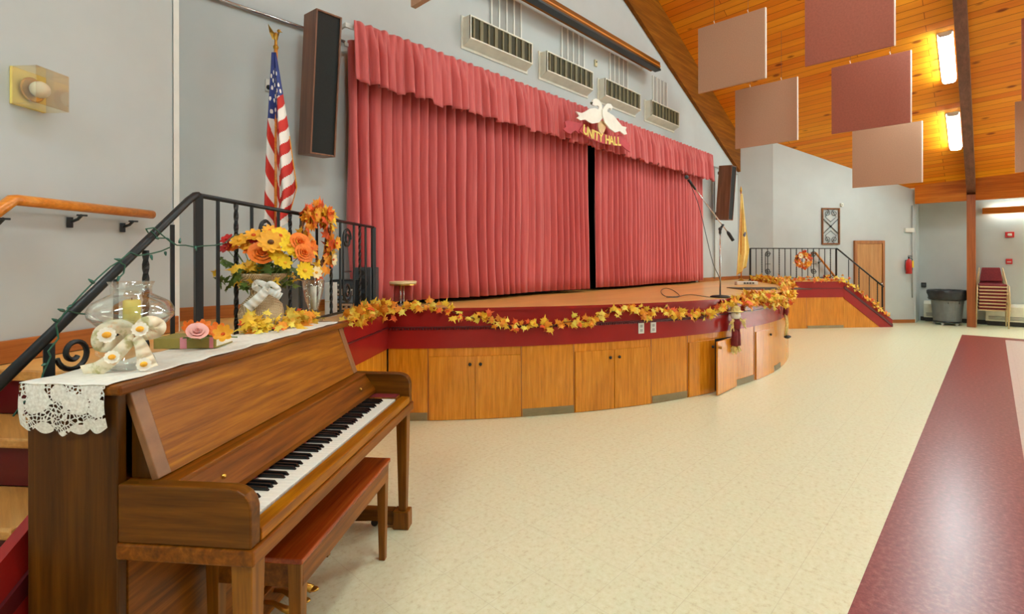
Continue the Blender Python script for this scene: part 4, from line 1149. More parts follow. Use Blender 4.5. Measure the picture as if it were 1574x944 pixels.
# bow: loops and tails facing the camera side
vd = (cw(0,0)-Vector((hv.x,hv.y,0))).normalized(); vd.z = 0; vd.normalize(); rx = Vector((-vd.y, vd.x, 0))
def ribbon(path, w0_, w1_, mat, nm, par, up=Vector((0,0,1))):
    N = 30; P_ = []
    for i in range(N+1):
        t_ = i/N*(len(path)-1); k = min(int(t_), len(path)-2); f = t_-k
        p0 = path[max(0,k-1)]; p1 = path[k]; p2 = path[k+1]; p3 = path[min(len(path)-1,k+2)]
        P_.append(.5*((2*p1)+(p2-p0)*f+(2*p0-5*p1+4*p2-p3)*f*f+(3*p1-p0-3*p2+p3)*f**3))
    vs = []
    for i, p_ in enumerate(P_):
        d = (P_[min(N,i+1)]-P_[max(0,i-1)]).normalized(); s_ = d.cross(vd).normalized(); w = w0_+(w1_-w0_)*i/N
        vs += [p_ - s_*w, p_ + vd*.008*math.sin(i*.9), p_ + s_*w]
    fs = []
    for i in range(N): b = 3*i; fs += [(b,b+1,b+4,b+3),(b+1,b+2,b+5,b+4)]
    return MB().add(vs, fs).build(nm, M[mat], par, smooth=True, solid=.0015)
def hp(px, py, k=.06):                   # on the bow plane in front of the glass
    d_ = at_Y(px, py, (Vector((hv.x,hv.y,0))-cw(0,0)).dot(Vector((CY,SY,0))) - k); return d_ - Vector((hv.x,hv.y,ZL+.005))
ribbon([hp(207,516,.05),hp(185,502,.09),hp(158,510,.1),hp(156,530,.09),hp(180,528,.08),hp(206,518,.06)], .022, .022, 'printribbon', 'bow_loop', hur)
ribbon([hp(207,516,.05),hp(225,496,.09),hp(243,500,.08),hp(240,510,.07),hp(222,514,.06),hp(208,517,.05)], .02, .02, 'printribbon', 'bow_loop', hur)
ribbon([hp(205,518,.07),hp(190,534,.09),hp(172,552,.09),hp(152,566,.1),hp(128,573,.1)], .016, .024, 'printribbon', 'bow_tail', hur)
ribbon([hp(209,518,.07),hp(217,532,.08),hp(223,550,.08),hp(228,566,.07)], .012, .026, 'printribbon', 'bow_tail', hur)
for px, py, r in ((164,515,.024),(172,549,.02),(221,560,.02),(215,506,.022)):
    mb = MB(); daisy(mb, hp(px,py,.118), vd+Vector((0,0,.2)), r, 11, 0, 1, .1, 1, .5, .4); mb.build('daisy_print', [M['petal_white'], M['petal_amber']], hur)
# gold book with pink ribbon
bk = to_p(lidp(288, 538)); bw = fp(bk.x, bk.y)
HBk = YAW - math.radians(97)
book = thing('gift_book', 'gold green hardcover book with pink ribbon on piano lid', 'book', (bw.x,bw.y,ZL+.006), HBk + math.radians(12))
MB().box((-.125,-.0,0),(.11,.14,.006)).box((-.125,0,.036),(.11,.14,.042)).box((-.125,-.004,0),(.11,.003,.042)).build('cover', M['goldbook'], book, bevel=.002)
MB().box((-.122,.003,.006),(.108,.136,.036)).build('pages', M['paper'], book)
MB().box((-.025,-.006,-.0005),(.0,.141,.0435)).build('ribbon_band', M['pink'], book)
MB().box((.085,-.005,.0),(.1,.0,.043)).build('ribbon_band', M['pink'], book)
ZBk = ZL+.006+.0435
def onbook(px, py, dz=.012):
    w = at_z(px, py, ZBk+dz); return Vector((w.x, w.y, 0))
q = onbook(303, 512, .02); fl = thing('artificial_rose', 'pale pink silk rose lying on the gold book', 'flower', (q.x,q.y,ZBk))
mb = MB(); rose(mb, Vector((0,0,.022)), vd+Vector((0,0,.9)), .036, 0); mb.build('petals', M['petal_pink'], fl, smooth=True)
mb = MB()
for a in (0.5,2.4,4.1,5.3): leaf(mb, Vector((.02*math.cos(a),.02*math.sin(a),.004)), .05, Euler((.1,.1,a-PI/2)).to_matrix(), 0)
mb.build('leaves', M['leaf_green'], fl)
for px, py, mt, nm in ((291,505,'petal_orange','orange silk blossom left of the pink rose'),(312,504,'petal_orange','orange silk blossom behind the pink rose'),(333,509,'petal_orange','orange silk blossom right of the pink rose'),(343,513,'petal_amber','amber silk blossom at right end of gold book')):
    q = onbook(px, py, .02); fl = thing('artificial_blossom', nm, 'flower', (q.x,q.y,ZBk), group='silk blossoms on the book')
    mb = MB(); daisy(mb, Vector((0,0,.018)), vd+Vector((random.uniform(-.4,.4),random.uniform(-.4,.4),.7)), .036, 7, 0, 1, .5, 2); mb.build('petals', [M[mt], M['leaf_rust']], fl)
    mb = MB(); mb.tube([(0,0,.016),(.02,-.01,.006),(.045,-.02,.004)], .0025, 5); mb.build('flower_stalk', M['leaf_green'], fl)
# burlap wrapped arrangement
fv = fp(*to_p(lidp(402, 507)).xy)
DV = (Vector((fv.x,fv.y,0))-cw(0,0)).dot(Vector((CY,SY,0)))
arr = thing('flower_arrangement', 'yellow and orange silk flowers in burlap wrapped pot with white bow', 'flower arrangement', (fv.x,fv.y,ZL+.005))
vd = (cw(0,0)-Vector((fv.x,fv.y,0))); vd.z = 0; vd.normalize(); rx = Vector((-vd.y, vd.x, 0))
def ap(px, py, k=0.0):
    return at_Y(px, py, DV-k) - Vector((fv.x,fv.y,ZL+.005))
mb = MB(); mb.lathe([(.085,0),(.1,.03),(.105,.08),(.095,.125),(.065,.16),(.048,.18),(.05,.2),(.08,.235),(.115,.27),(.125,.285),(.1,.27),(.06,.22)], n=40, ruffle=lambda i,a: .05*math.sin(a*7+i)+ (.12*math.sin(a*5) if 8 <= i <= 10 else 0))
mb.build('burlap_wrap', M['burlap'], arr, smooth=True)
ribbon([ap(404,446,.08),ap(392,442,.11),ap(396,434,.1),ap(410,440,.1),ap(408,448,.1)], .014, .014, 'linen', 'bow_loop', arr)
ribbon([ap(406,446,.1),ap(416,436,.11),ap(428,446,.11),ap(416,449,.1)], .013, .013, 'linen', 'bow_loop', arr)
ribbon([ap(410,446,.115),ap(396,460,.13),ap(380,474,.125)], .02, .026, 'linen', 'bow_tail', arr)
ribbon([ap(412,446,.11),ap(424,452,.12),ap(432,456,.12)], .014, .018, 'linen', 'bow_tail', arr)
mb = MB()
for k in range(150):
    a = random.uniform(0,2*PI); r = random.uniform(.0,.17); h_ = random.uniform(.24,.34)
    leaf(mb, rx*(r*math.cos(a)*1.15) + vd*(r*math.sin(a)*.7) + Vector((0,0,h_-.15*r)), random.uniform(.04,.07), rnd_rot(), 0 if random.random() < .75 else 1)
for px, py in ((336,396),(350,408),(362,412),(450,415),(370,416),(345,402),(440,410)):
    p0 = Vector((0,0,.22)); p1 = ap(px, py, .02); mb.tube([p0, p0.lerp(p1,.6)+Vector((0,0,.02)), p1], .003, 5, 0)
    for k in range(7):
        c = p0.lerp(p1, .55+.45*k/6); leaf(mb, c, .035, rnd_rot(), 0)
mb.build('greenery', [M['leaf_green'], M['leaf_amber']], arr)
flw = [(416,373,.065,'petal_amber','stem',10,.1),(403,391,.06,'petal_orange','leaf_rust',0,.08),(368,370,.045,'petal_amber','petal_amber',9,.06),(349,368,.034,'petal_red','petal_red',7,.04),(347,381,.036,'petal_red','petal_red',7,.05),(359,380,.035,'petal_orange','petal_amber',8,.05),(390,362,.045,'petal_amber','leaf_rust',8,.03),(392,368,.04,'petal_red','leaf_rust',8,.02),(415,355,.04,'petal_amber','leaf_rust',9,.02),(430,363,.05,'petal_yellow','leaf_rust',8,.03),(444,378,.05,'petal_yellow','petal_amber',8,.07),(452,385,.045,'petal_yellow','petal_amber',7,.06),(430,398,.042,'petal_yellow','petal_amber',7,.09),(438,404,.036,'petal_yellow','petal_amber',7,.09),(460,374,.05,'petal_orange','leaf_rust',0,.02),(466,390,.045,'petal_orange','leaf_rust',0,.04),(468,416,.048,'petal_yellow','petal_amber',12,.06),(385,384,.04,'petal_orange','leaf_rust',8,.05),(440,366,.04,'petal_amber','leaf_rust',8,.0),(422,390,.035,'petal_yellow','petal_amber',8,.09),(378,378,.036,'petal_amber','petal_amber',8,.05),(486,419,.034,'petal_cream','petal_amber',8,.0),(433,356,.03,'petal_amber','leaf_rust',8,-.02),(406,362,.03,'petal_yellow','petal_amber',8,.0)]
for px, py, r, mp, mc, n_, k in flw:
    mb = MB(); c = ap(px, py, k); nr = (c - Vector((0,0,.22))).normalized() + vd*.9
    if n_: daisy(mb, c, nr, r, n_, 0, 1, .2, 2, .25)
    else: rose(mb, c, nr, r, 0, 5)
    mb.tube([Vector((0,0,.2)), (c+Vector((0,0,.2)))*.5, c - nr.normalized()*.01], .002, 4, 2)
    mb.build('flower', [M[mp], M[mc], M['leaf_green']], arr)
# leaf cluster at the foot of the pot
cp = [lidp(a, b) for a, b in ((376,512),(395,513),(415,509),(438,506),(460,500),(474,496))]
for p_ in cp: p_.z = ZL+.02
garland('small orange maple leaf garland at foot of burlap pot', cp, Vector((vd.x,vd.y,.8)).normalized(), 260, .06, .024, wts=(4,5,4,1))
# trumpet glass vase
gv = lidp(489, 493); g_ = to_p(gv); gv = fp(min(g_.x, LP-.03), g_.y)
vas = thing('trumpet_glass_vase', 'tall clear glass trumpet vase holding cream candle beside arrangement', 'vase', (gv.x,gv.y,ZL+.005))
prof = [(.052,0),(.052,.006),(.02,.014),(.014,.03),(.024,.06),(.044,.12),(.056,.18),(.062,.235)]
mb = MB(); mb.lathe(prof + [(r-.003,z) for r, z in prof[::-1] if z > .05], n=28); mb.build('glass_body', M['glass'], vas, smooth=True)
MB().lathe([(.017,.064),(.018,.2),(.0,.203)], n=16).build('candle', M['linen'], vas, smooth=True)
mb = MB()
for k in range(16): leaf(mb, Vector((random.uniform(-.05,.05),random.uniform(-.05,.05),.014+random.random()*.006)), .035, Euler((random.uniform(-.25,.25),random.uniform(-.25,.25),random.random()*6)).to_matrix(), 0)
mb.build('moss_ring', M['goldbook'], vas)

# ------------------------------------------------------------------ things on the left landing
def lbox(name, label, cat, px, Yd, w, d, h, mat, parts=None, rot=0):
    p = at_Y(px, 480, Yd)
    o = thing(name, label, cat, (p.x, p.y, S_Z+.001), HL+rot)
    return o
g1 = lbox('grey_cabinet', 'tall plain light grey steel cabinet behind railing near wreath', 'cabinet', 430, 3.55, .2, .2, .35, 'grey', rot=-PI/2)
MB().box((0,0,.0),(.15,.22,.36)).build('body', M['cab'], g1, bevel=.006)
MB().box((.012,-.006,.02),(.07,-.0005,.34)).build('door', M['cabdoor'], g1); MB().box((.08,-.006,.02),(.138,-.0005,.34)).build('door', M['cabdoor'], g1)
g2 = lbox('amplifier_rack', 'black and silver amplifier rack on left landing behind scrolls', 'amplifier', 507, 4.35, .2, .2, .3, 'black', rot=-PI/2)
MB().box((0,0,0),(.22,.24,.28)).build('rack_case', M['black'], g2, bevel=.006)
for k, mt in enumerate(('silver','bluegrey','silver','charcoal')):
    f_ = MB().box((.01,-.012,.02+.063*k),(.21,-.0005,.076+.063*k)).build('rack_unit', M[mt], g2, bevel=.002)
    mb = MB()
    for j in range(4): mb.tube([(.04+.045*j,-.012,.048+.063*k),(.04+.045*j,-.022,.048+.063*k)], .009, 10)
    mb.build('control_knob', M['black'] if mt != 'charcoal' else M['silver'], f_)
g3 = lbox('floor_speaker', 'dark grey floor speaker by far post of left railing', 'speaker', 545, 4.45, .2, .2, .4, 'charcoal', rot=-PI/2)
MB().box((0,0,0),(.15,.2,.385)).build('cabinet', M['charcoal'], g3, bevel=.008)
mb = MB()
for z, r in ((.11,.05),(.24,.05),(.335,.022)): mb.tube([(.075,-.0,z),(.075,-.008,z)], r, 20)
mb.build('driver', M['black'], g3)
g4 = lbox('white_box', 'white cardboard box between grey cabinet and amplifier rack', 'box', 499, 3.95, .2, .2, .3, 'white', rot=-PI/2)
MB().box((0,0,0),(.05,.12,.27)).build('carton', M['white'], g4, bevel=.003)
MB().box((.0,-.0008,.12),(.05,-.0001,.125)).build('tape_seam', M['tan'], g4)
# US flag on the landing
def flag_pole(label, px, pyt, v, nm='flag_stand'):
    p = at_v(px, pyt, v); f_ = thing(nm, label, 'flag', (p.x, -v, S_Z+.001)); H = p.z - S_Z
    MB().lathe([(.12,0),(.12,.015),(.05,.05),(.025,.09),(.0,.1)], n=24).build('stand_base', M['brass'], f_, smooth=True)
    MB().tube([(0,0,.08),(0,0,H)], .013, 10).build('pole', M['oak_rail'], f_, smooth=True)
    return f_, H
fl, H = flag_pole('striped American flag with gold eagle on landing near column speaker', 424, 75, .42)
mb = MB(); mb.ball((0,0,H+.01), .02, n=10); mb.lathe([(.012,0),(.01,.05),(.0,.055)], (0,0,H+.02), 10)
mb.ball((0,0,H+.09), .022, n=10, sc=(.8,.8,1.5)); mb.ball((.018,-.01,H+.135), .013, n=8); mb.tube([(.02,-.012,H+.135),(.042,-.022,H+.128)], [.007,.001], 6)
for s_ in (-1,1): mb.add([(0,0,H+.11),(s_*.02,.0,H+.125),(s_*.05,.02,H+.18),(s_*.035,.03,H+.12),(s_*.015,.02,H+.07),(0,.01,H+.07)], [(0,1,2,3),(0,3,4,5)])
mb.build('eagle_finial', M['brass'], fl)
HF = 1.5
exv = Vector((SY, -CY, 0)); fyv = Vector((-CY, -SY, 0))     # across and towards the viewer
def flagpos(s, t_):
    hl = -.018 - .05*min(1,t_*1.1); hr = .015 + .155*min(1, t_*1.25)**.9
    if t_ > .78: hr *= 1-.35*(t_-.78)/.22
    x = hl + (hr-hl)*s
    f = .03*math.sin(s*PI*3.2+.6+t_*1.5)*min(1, t_*2.5) + .015*math.sin(s*21)*t_
    sag = .13*s*min(1,t_*2)*(1 if t_ > .0 else 0)*.3
    z = H - .04 - HF*t_*(1 - .18*s*t_) 
    return exv*x + fyv*(.03+f) + Vector((0,0,z))
stars = [(.22+.3*((k*37) % 3)/3+.14*((k*53) % 4)/4, .05+.022*k) for k in range(14)]
def flagmat(s, t_):
    if s < .46:
        if t_ < .335: 
            return 1 if any(((s-a)*.9)**2*.05+(t_-b)**2 < .00012 for a, b in ((.12,.12),(.3,.1),(.18,.18),(.36,.165),(.1,.235),(.28,.24),(.38,.22),(.16,.3),(.33,.29),(.24,.14))) else 0
        return 2 if int((t_*1.15-s*.55+5)*9.5) % 2 else 1
    if s > .965 and t_ > .45: return 3
    if t_ < .215+.05*(1-s): 
        return 1 if any(((s-a)*.9)**2*.05+(t_-b)**2 < .00012 for a, b in ((.55,.09),(.7,.11),(.6,.15),(.78,.17),(.66,.2),(.5,.205),(.85,.2),(.54,.135))) else 0
    return 2 if int((t_+s*.12)*15.5) % 2 else 1
mb = MB(); mb.grid(flagpos, 90, 190, matf=flagmat); mb.build('flag_cloth', [M['flag_blue'], M['flag_white'], M['flag_red'], M['fringe']], fl, smooth=True, solid=.003)
# buff state flag at right
fl, H = flag_pole('buff yellow flag on short pole at right end of stage', 1139, 296, .8)
mb = MB(); mb.lathe([(.012,0),(.022,.03),(.018,.07),(.0,.13)], (0,0,H), 10); mb.build('spear_finial', M['brass'], fl, smooth=True)
HF2 = 1.62
def flagpos2(s, t_):
    hl = -.02 - .10*t_; hr = .02 + .13*min(1,t_*1.3)
    if t_ > .75: hr -= .07*(t_-.75)/.25
    x = hl+(hr-hl)*s; f = .035*math.sin(s*PI*3.5+t_*2)*min(1,t_*3)
    return exv*x + fyv*(.03+f) + Vector((0,0,H-.03-HF2*t_*(1-.12*s)))
mb = MB(); mb.grid(flagpos2, 50, 90, matf=lambda s,t_: 1 if ((s-.72)*.22)**2+((t_-.53)*1.5)**2 < .0022 else (2 if t_ > .985 or (s < .04) else 0)); mb.build('flag_cloth', [M['yellowflag'], M['blueemblem'], M['fringe']], fl, smooth=True, solid=.003)

# ------------------------------------------------------------------ things on the stage
p = at_Y(618, 440, 4.95)
ps = thing('pedestal_stand', 'small round cream topped pedestal stand near left curtain', 'stand', (p.x,p.y,S_Z+.001))
MB().lathe([(.0,.215),(.135,.215),(.142,.222),(.142,.238),(.135,.245),(.0,.245)], n=36).build('top', M['soil'], ps, smooth=False, bevel=.003)
MB().lathe([(.135,.205),(.137,.205),(.137,.2145),(.135,.2145)], n=36).build('rim', M['brass'], ps)
mb = MB(); mb.tube([(-.018,0,.01),(-.018,0,.214)], .009, 10); mb.tube([(.018,0,.01),(.018,0,.214)], .009, 10); mb.build('stem', M['silver'], ps, smooth=True)
MB().lathe([(.09,0),(.09,.008),(.03,.018),(.0,.02)], n=28).build('foot', M['silver'], ps, smooth=True)
# microphone on boom stand
p = at_Y(1107, 458, 6.0); ms = thing('microphone_stand', 'chrome microphone boom stand near front edge of stage', 'microphone stand', (p.x,p.y,S_Z+.001))
def mp_(px, py): return at_Y(px, py, 6.0) - Vector((p.x,p.y,S_Z+.001))
MB().lathe([(.0,0),(.11,0),(.115,.01),(.09,.022),(.02,.03),(.0,.03)], n=28).build('round_base', M['black'], ms, smooth=True)
tp = mp_(1107, 352)
MB().tube([(0,0,.02), (0,0,tp.z*.55), (0,0,tp.z)], [.010,.010,.008], 10).build('upright_tube', M['chrome'], ms, smooth=True)
cl_ = mp_(1112, 345)
mb = MB(); mb.ball(tp, .022, n=10); mb.tube([tp, (cl_+tp)/2, cl_], .014, 8); mb.tube([(0,0,tp.z*.93),(0,0,tp.z)], .016, 10); mb.build('clutch', M['black'], ms, smooth=True)
a, b = mp_(1066, 287), mp_(1118, 356)
MB().tube([a, b], .0075, 8).build('boom_arm', M['silver'], ms, smooth=True)
MB().tube([b, mp_(1120,359), mp_(1127,370)], [.012,.02,.02], 10).build('counterweight', M['black'], ms, smooth=True)
mic = MB().tube([mp_(1069,291), mp_(1058,276)], [.013,.017], 10).build('microphone', M['black'], ms, smooth=True)
MB().ball(mp_(1055.5,272.5), .026, n=14).build('microphone_head', M['charcoal'], mic, smooth=True)
cab = [at_Y(1060,280,6.0), at_Y(1072,310,6.03), at_Y(1079,335,6.04), at_Y(1086,365,6.05), at_Y(1096,405,6.05), at_Y(1105,425,6.0)]
cab += [at_Y(1107.5,440,5.97), at_Y(1104,458,5.97)]
for px, py in ((1085,456),(1060,453),(1040,456),(1022,455),(1016,447),(1024,443),(1036,447),(1044,456),(1020,457)):
    q = at_z(px, py, S_Z+.008); cab.append(q)
pp = []
for i in range(len(cab)-1):
    for k in range(5):
        f = k/5; p0, p1, p2, p3 = cab[max(0,i-1)], cab[i], cab[i+1], cab[min(len(cab)-1,i+2)]
        pp.append(.5*((2*p1)+(p2-p0)*f+(2*p0-5*p1+4*p2-p3)*f*f+(3*p1-p0-3*p2+p3)*f**3))
MB().tube(pp, .004, 6).build('microphone_cable', M['charcoal'], smooth=True, label='dark cable from boom microphone looping across stage floor', cat='cable')
# power strip and dark brown sheet at stage right
p = at_z(1147, 438, S_Z); ps = thing('power_strip', 'white power strip on stage floor under yellow flag', 'power strip', (p.x,p.y,S_Z+.001), YAW-PI/2)
MB().box((-.19,-.05,0),(.19,.05,.065)).build('housing', M['white'], ps, bevel=.01)
mb = MB()
for k in range(4): mb.box((-.05+.05*k-.018,-.054,.02),(-.05+.05*k+.018,-.0495,.046))
mb.build('socket_row', M['charcoal'], ps)
p = at_z(1180, 444, S_Z); mt = thing('dark_floor_sheet', 'dark brown sheet lying on stage floor behind leaf heap', 'mat', (p.x,p.y,S_Z+.001), YAW-PI/2)
MB().box((-.5,-.25,0),(.5,.25,.012)).build('sheet_field', M['vinyl_black'], mt, bevel=.004); MB().box((-.52,-.27,0),(.52,-.251,.01)).box((-.52,.251,0),(.52,.27,.01)).box((-.52,-.25,0),(-.501,.25,.01)).box((.501,-.25,0),(.52,.25,.01)).build('sheet_border', M['stem'], mt)

# ------------------------------------------------------------------ right wall furnishings
def rwall(px, py, off=.0):
    o = Vector((RWC.x,RWC.y)) - nRw.xy*off; return at_line(px, py, o, dR)
# door
a, b = rwall(1312, 494), rwall(1358, 494); w = (Vector((b.x-a.x,b.y-a.y))).length
ztop = rwall(1335, 370).z
dr = thing('door_1', None, None, (a.x,a.y,0), HR); dr['kind'] = 'structure'
MB().box((.06,-.03,0),(w-.06,-.002,ztop-.07)).build('door_leaf', M['door_wood'], dr, kind='structure')
MB().box((0,-.05,0),(.06,-.001,ztop)).box((w-.06,-.05,0),(w,-.001,ztop)).box((.06,-.05,ztop-.07),(w-.06,-.001,ztop)).build('door_casing', M['casing'], dr, kind='structure', bevel=.004)
mb = MB(); mb.tube([(w-.13,-.03,.95),(w-.13,-.07,.95)], .012, 8); mb.ball((w-.13,-.085,.95), .03, n=12); mb.build('door_knob', M['chrome'], dr, smooth=True, kind='structure')
# framed iron scrollwork
a, b = rwall(1262.5, 376), rwall(1290, 320); w = Vector((b.x-a.x,b.y-a.y)).length; h = b.z-a.z
fr = thing('wall_art_frame', 'narrow wood framed iron scrollwork panel on right wall', 'wall decoration', (a.x-nRw.x*.001,a.y-nRw.y*.001,a.z), HR)
mb = MB()
for lo, hi in (((0,0),(w,.035)),((0,h-.035),(w,h)),((0,.035),(.035,h-.035)),((w-.035,.035),(w,h-.035))): mb.box((lo[0],-.03,lo[1]),(hi[0],-.001,hi[1]))
mb.build('frame', M['vine'], fr, bevel=.004)
mb = MB(); cx_, cz_ = w/2, h/2; ex, ez = Vector((1,0,0)), Vector((0,0,1)); B = Vector((0,-.015,0))
for sx in (-1,1):
    mb.tube([B+Vector((cx_-sx*(w/2-.04),0,h*.3)), B+Vector((cx_,0,cz_)), B+Vector((cx_+sx*(w/2-.04),0,h*.7))], .009, 5)
    for sz in (-1,1):
        mb.tube([q+B for q in scroll(Vector((cx_+sx*w*.2,0,cz_+sz*h*.36)), ex*sx, ez*sz, w*.17, 1.3)], .006, 5)
        mb.tube([B+Vector((cx_,0,cz_+sz*h*.12)), B+Vector((cx_+sx*w*.3,0,cz_+sz*h*.25)), B+Vector((cx_+sx*w*.1,0,cz_+sz*h*.43))], .006, 5)
mb.ball(B+Vector((cx_,0,cz_)), .025, n=8); mb.build('iron_scrollwork', M['iron'], fr)
p = rwall(1294, 315, .02); sn = thing('wall_mounted_light_sensor', 'tiny cream sensor on right wall above scrollwork panel', 'sensor', (p.x,p.y,p.z), HR); MB().box((-.03,-.02,-.04),(.03,.018,.04)).build('housing', M['offwhite'], sn, bevel=.008); MB().ball((0,-.02,0), .012, n=8).build('lens', M['grey'], sn)
# fire extinguisher
p = rwall(1397, 421, .09); fe = thing('wall_mounted_extinguisher', 'red fire extinguisher with yellow tag hung on right wall', 'fire extinguisher', (p.x,p.y,p.z), HR)
MB().lathe([(.0,0),(.07,0),(.078,.012),(.078,.3),(.06,.35),(.025,.375),(.02,.39),(.0,.39)], n=24).build('cylinder', M['red'], fe, smooth=True)
mb = MB(); mb.tube([(0,0,.38),(0,0,.43)], .02, 10); mb.box((-.01,-.1,.43),(.01,.03,.445)); mb.box((-.01,-.09,.46),(.01,.02,.475)); mb.build('valve_handle', M['black'], fe)
MB().tube([(.02,-.02,.41),(.07,-.04,.38),(.09,-.03,.25),(.085,-.02,.08)], .01, 8).build('hose', M['black'], fe, smooth=True)
MB().box((.03,-.085,.16),(.075,-.08,.34)).build('inspection_tag', M['petal_yellow'], fe)
MB().box((-.03,.06,.1),(.03,.089,.36)).build('bracket', M['black'], fe)
fe.scale = (.8,.8,.92)
# conduit with junction box
a = rwall(1402.5, 470, .025); b = rwall(1402.5, 318, .025)
cd = thing('conduit', 'grey vertical conduit with junction box beside fire extinguisher', 'conduit', (a.x,a.y,.0), HR)
MB().tube([(0,0,.6),(0,0,2.80)], .014, 8).build('pipe', M['grey'], cd, smooth=True)
zj = rwall(1396, 354).z; MB().box((-.2,-.03,zj-.05),(.03,.02,zj+.05)).build('junction_box', M['white'], cd, bevel=.006)
# side wall: heater covers, alarm plates, phone box
def swall(px, py, off=0.0): return at_u(px, py, U_SIDE-off)
def heater(label, v0, v1, h, cat='heater'):
    o = thing('wall_heater', label, cat, (U_SIDE, -v0, 0), -PI/2, 'convector covers along the side wall')
    L = v1-v0
    MB().prism([(0,-.001,.1),(0,-.16,.1),(0,-.16,h-.07),(0,-.09,h),(0,-.001,h)], (L,0,0)).build('cover', M['offwhite'], o, bevel=.006)
    mb = MB()
    for k in range(3): mb.box((.05,-.163,.14+.03*k),(L-.05,-.1605,.152+.03*k))
    mb.build('grille_slots', M['charcoal'], o)
    MB().box((.03,-.15,0),(L-.03,-.02,.1)).build('plinth', M['vinyl_black'], o)
heater('white convector cover between fire extinguisher and grey bin', -RWE.y+.12, -RWE.y+.75, .5)
heater('long white convector cover behind stacked chairs', RV+.3, RV+3.3, .5)
p = swall(1420, 438, .0); sb = thing('wall_mounted_box', 'small black box on side wall above grey bin', 'wall box', (U_SIDE, p.y, p.z), -PI/2)
MB().box((-.05,-.05,-.06),(.05,-.001,.06)).build('housing', M['black'], sb, bevel=.008); MB().box((-.03,-.053,-.02),(.03,-.0502,.03)).build('face_plate', M['charcoal'], sb)
p = swall(1552, 361); sb = thing('wall_mounted_alarm_strobe', 'red fire alarm strobe with white lens on side wall', 'fire alarm', (U_SIDE, p.y, p.z), -PI/2)
MB().box((-.075,-.05,-.065),(.075,-.001,.065)).build('housing', M['red'], sb, bevel=.008); MB().box((-.035,-.085,-.03),(.035,-.0505,.03)).build('lens', M['white'], sb, bevel=.01)
p = swall(1551, 402); sb = thing('wall_mounted_alarm_pull', 'small red fire alarm pull box below the strobe', 'fire alarm', (U_SIDE, p.y, p.z), -PI/2)
MB().box((-.055,-.04,-.06),(.055,-.001,.06)).build('housing', M['red'], sb, bevel=.008); MB().box((-.035,-.055,-.02),(.035,-.0405,.0)).build('pull_handle', M['white'], sb)
# rubbish bin
p = at_z(1456, 499, 0); tb = thing('rubbish_bin', 'round grey plastic bin with black liner on wheeled dolly', 'bin', (p.x,p.y,0))
MB().lathe([(.0,.09),(.25,.09),(.255,.1),(.31,.74),(.32,.76),(.30,.76),(.24,.12),(.0,.12)], n=36).build('bin_body', M['plasticgrey'], tb, smooth=False)
mb = MB(); mb.lathe([(.32,.57),(.345,.6),(.35,.66),(.37,.74),(.36,.79),(.34,.81),(.31,.79),(.28,.5)], n=60, ruffle=lambda i,a: .03*math.sin(a*9+i*1.3)+.02*math.sin(a*17+i*2.2)); mb.build('bin_liner', M['bag'], tb, smooth=True)
MB().lathe([(.0,.06),(.26,.06),(.27,.075),(.26,.089),(.0,.089)], n=30).build('dolly', M['black'], tb)
for k in range(5):
    a_ = 2*PI*k/5+.3; c = Vector((.22*math.cos(a_),.22*math.sin(a_),.03)); MB().tube([c+Vector((-.012,0,0)), c+Vector((.012,0,0))], .03, 12).build('caster', M['grey'], tb)
# stacked chairs against the side wall
def chair_stack():
    base = at_z(1525, 504, 0); n = 8; first = None
    dc = (cw(0,0)-base); ang = math.atan2(dc.x, -dc.y) + math.radians(4)
    W, Dp = .50, .46
    def mk(label):
        c = thing('stacking_chair', label, 'chair', (base.x, base.y, 0), ang, 'stacked banquet chairs')
        MB().box((-W/2+.03,-.01,.40),(W/2-.03,Dp-.02,.445)).build('seat', M['chairred'], c, bevel=.015)
        MB().box((-W/2+.035,-.004,.372),(W/2-.035,Dp-.03,.398)).build('seat_pan', M['chairframe'], c)
        for s_ in (-1,1):
            MB().tube([(s_*(W/2+.012),-.02,0),(s_*(W/2),.0,.40),(s_*(W/2-.01),.08,.42)], .013, 8).build('front_leg', M['chairframe'], c, smooth=True)
            MB().tube([(s_*(W/2+.012),Dp+.0,0),(s_*(W/2),Dp-.02,.42),(s_*(W/2-.06),Dp+.06,.80)], .013, 8).build('rear_leg', M['chairframe'], c, smooth=True)
        mb = MB(); mb.prism([(-W/2+.06,Dp-.01,.50),(W/2-.06,Dp-.01,.50),(W/2-.10,Dp+.05,.80),(-W/2+.10,Dp+.05,.80)], (0,.03,.005)); mb.build('backrest', M['chairred'], c, bevel=.012)
        return c
    lab = ['maroon banquet chair at the bottom of the stack, legs on floor'] + ['maroon banquet chair in stack, %s from the bottom' % w_ for w_ in ('second','third','fourth','fifth','sixth','seventh')] + ['maroon banquet chair topmost of the stack by the post']
    c0_ = mk(lab[0])
    for k in range(1, n):
        c = c0_.copy(); COL.objects.link(c); c['label'] = lab[k]; c.location = c0_.location + Vector((0,0,.075*k)) + Vector((math.cos(ang+PI/2), math.sin(ang+PI/2),0))*(-.034*k)
        for ch in list(c0_.children):
            d_ = ch.copy(); COL.objects.link(d_); d_.parent = c
chair_stack()
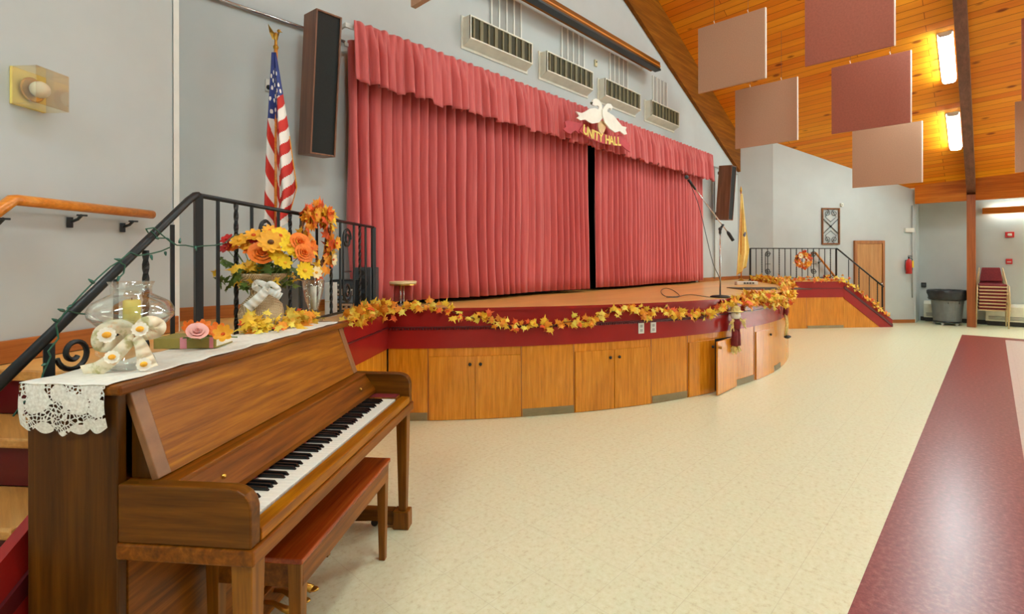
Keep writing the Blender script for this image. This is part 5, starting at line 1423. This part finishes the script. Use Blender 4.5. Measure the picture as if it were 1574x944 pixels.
# display box on the left wall
offB = pA; p = at_line(14, 130, offB - nLw.xy*.0, dL)
bx = thing('wall_mounted_display_case', 'clear acrylic box holding a baseball mounted on left wall', 'display case', (p.x,p.y,p.z), HL)
q = at_line(67, 136, offB, dL); w = (q.xy-p.xy).length; hh = .165
MB().box((0,-.014,-hh/2),(w,-.001,hh/2)).build('backing', M['gold'], bx, bevel=.002)
mb = MB(); mb.box((0,-.13,-hh/2),(w,-.127,hh/2)); mb.box((0,-.127,-hh/2),(.003,-.0145,hh/2)); mb.box((w-.003,-.127,-hh/2),(w,-.0145,hh/2)); mb.box((.003,-.127,-hh/2),(w-.003,-.0145,-hh/2+.003)); mb.box((.003,-.127,hh/2-.003),(w-.003,-.0145,hh/2)); mb.build('acrylic_cover', M['acrylic'], bx)
MB().lathe([(.05,-.004),(.055,.0),(.05,.004)], n=24).build('holder_ring', M['brass'], bx)
bx.children[-1].rotation_euler = (PI/2,0,0); bx.children[-1].location = (w/2,-.03,0)
MB().ball((w/2,-.065,0), .037, n=20).build('baseball', M['board_white'], bx, smooth=True)

# ------------------------------------------------------------------ light
w = bpy.data.worlds.new('World'); scene.world = w; w.use_nodes = True
bg = w.node_tree.nodes['Background']; bg.inputs['Color'].default_value = (.86,.93,1.0,1); bg.inputs['Strength'].default_value = 7.0
# camera
cam_d = bpy.data.cameras.new('Camera'); cam = bpy.data.objects.new('Camera', cam_d); COL.objects.link(cam)
cam_d.sensor_fit = 'HORIZONTAL'; cam_d.sensor_width = 36; cam_d.lens = FPX*36/1574
cam_d.shift_x = 0.0; cam_d.shift_y = -(472-CYP)/1574*1.0
cam_d.clip_start = .05; cam_d.clip_end = 200
F = Vector((CY, SY, 0)); R = Vector((SY, -CY, 0)); U = Vector((0,0,1))
Mx = Matrix((R, U, -F)).transposed().to_4x4()
cam.matrix_world = Matrix.Translation((0, -VCAM, HCAM)) @ Mx @ Matrix.Rotation(ROLL, 4, 'Z')
scene.camera = cam
scene.view_settings.view_transform = 'Standard'; scene.view_settings.look = 'None'
scene.view_settings.exposure = 1.05; scene.view_settings.gamma = 1.0; scene.view_settings.use_curve_mapping = False
scene.cycles.use_denoising = True
scene.cycles.max_bounces = 8; scene.cycles.transparent_max_bounces = 12; scene.cycles.caustics_reflective = False; scene.cycles.caustics_refractive = False
bpy.context.view_layer.update()
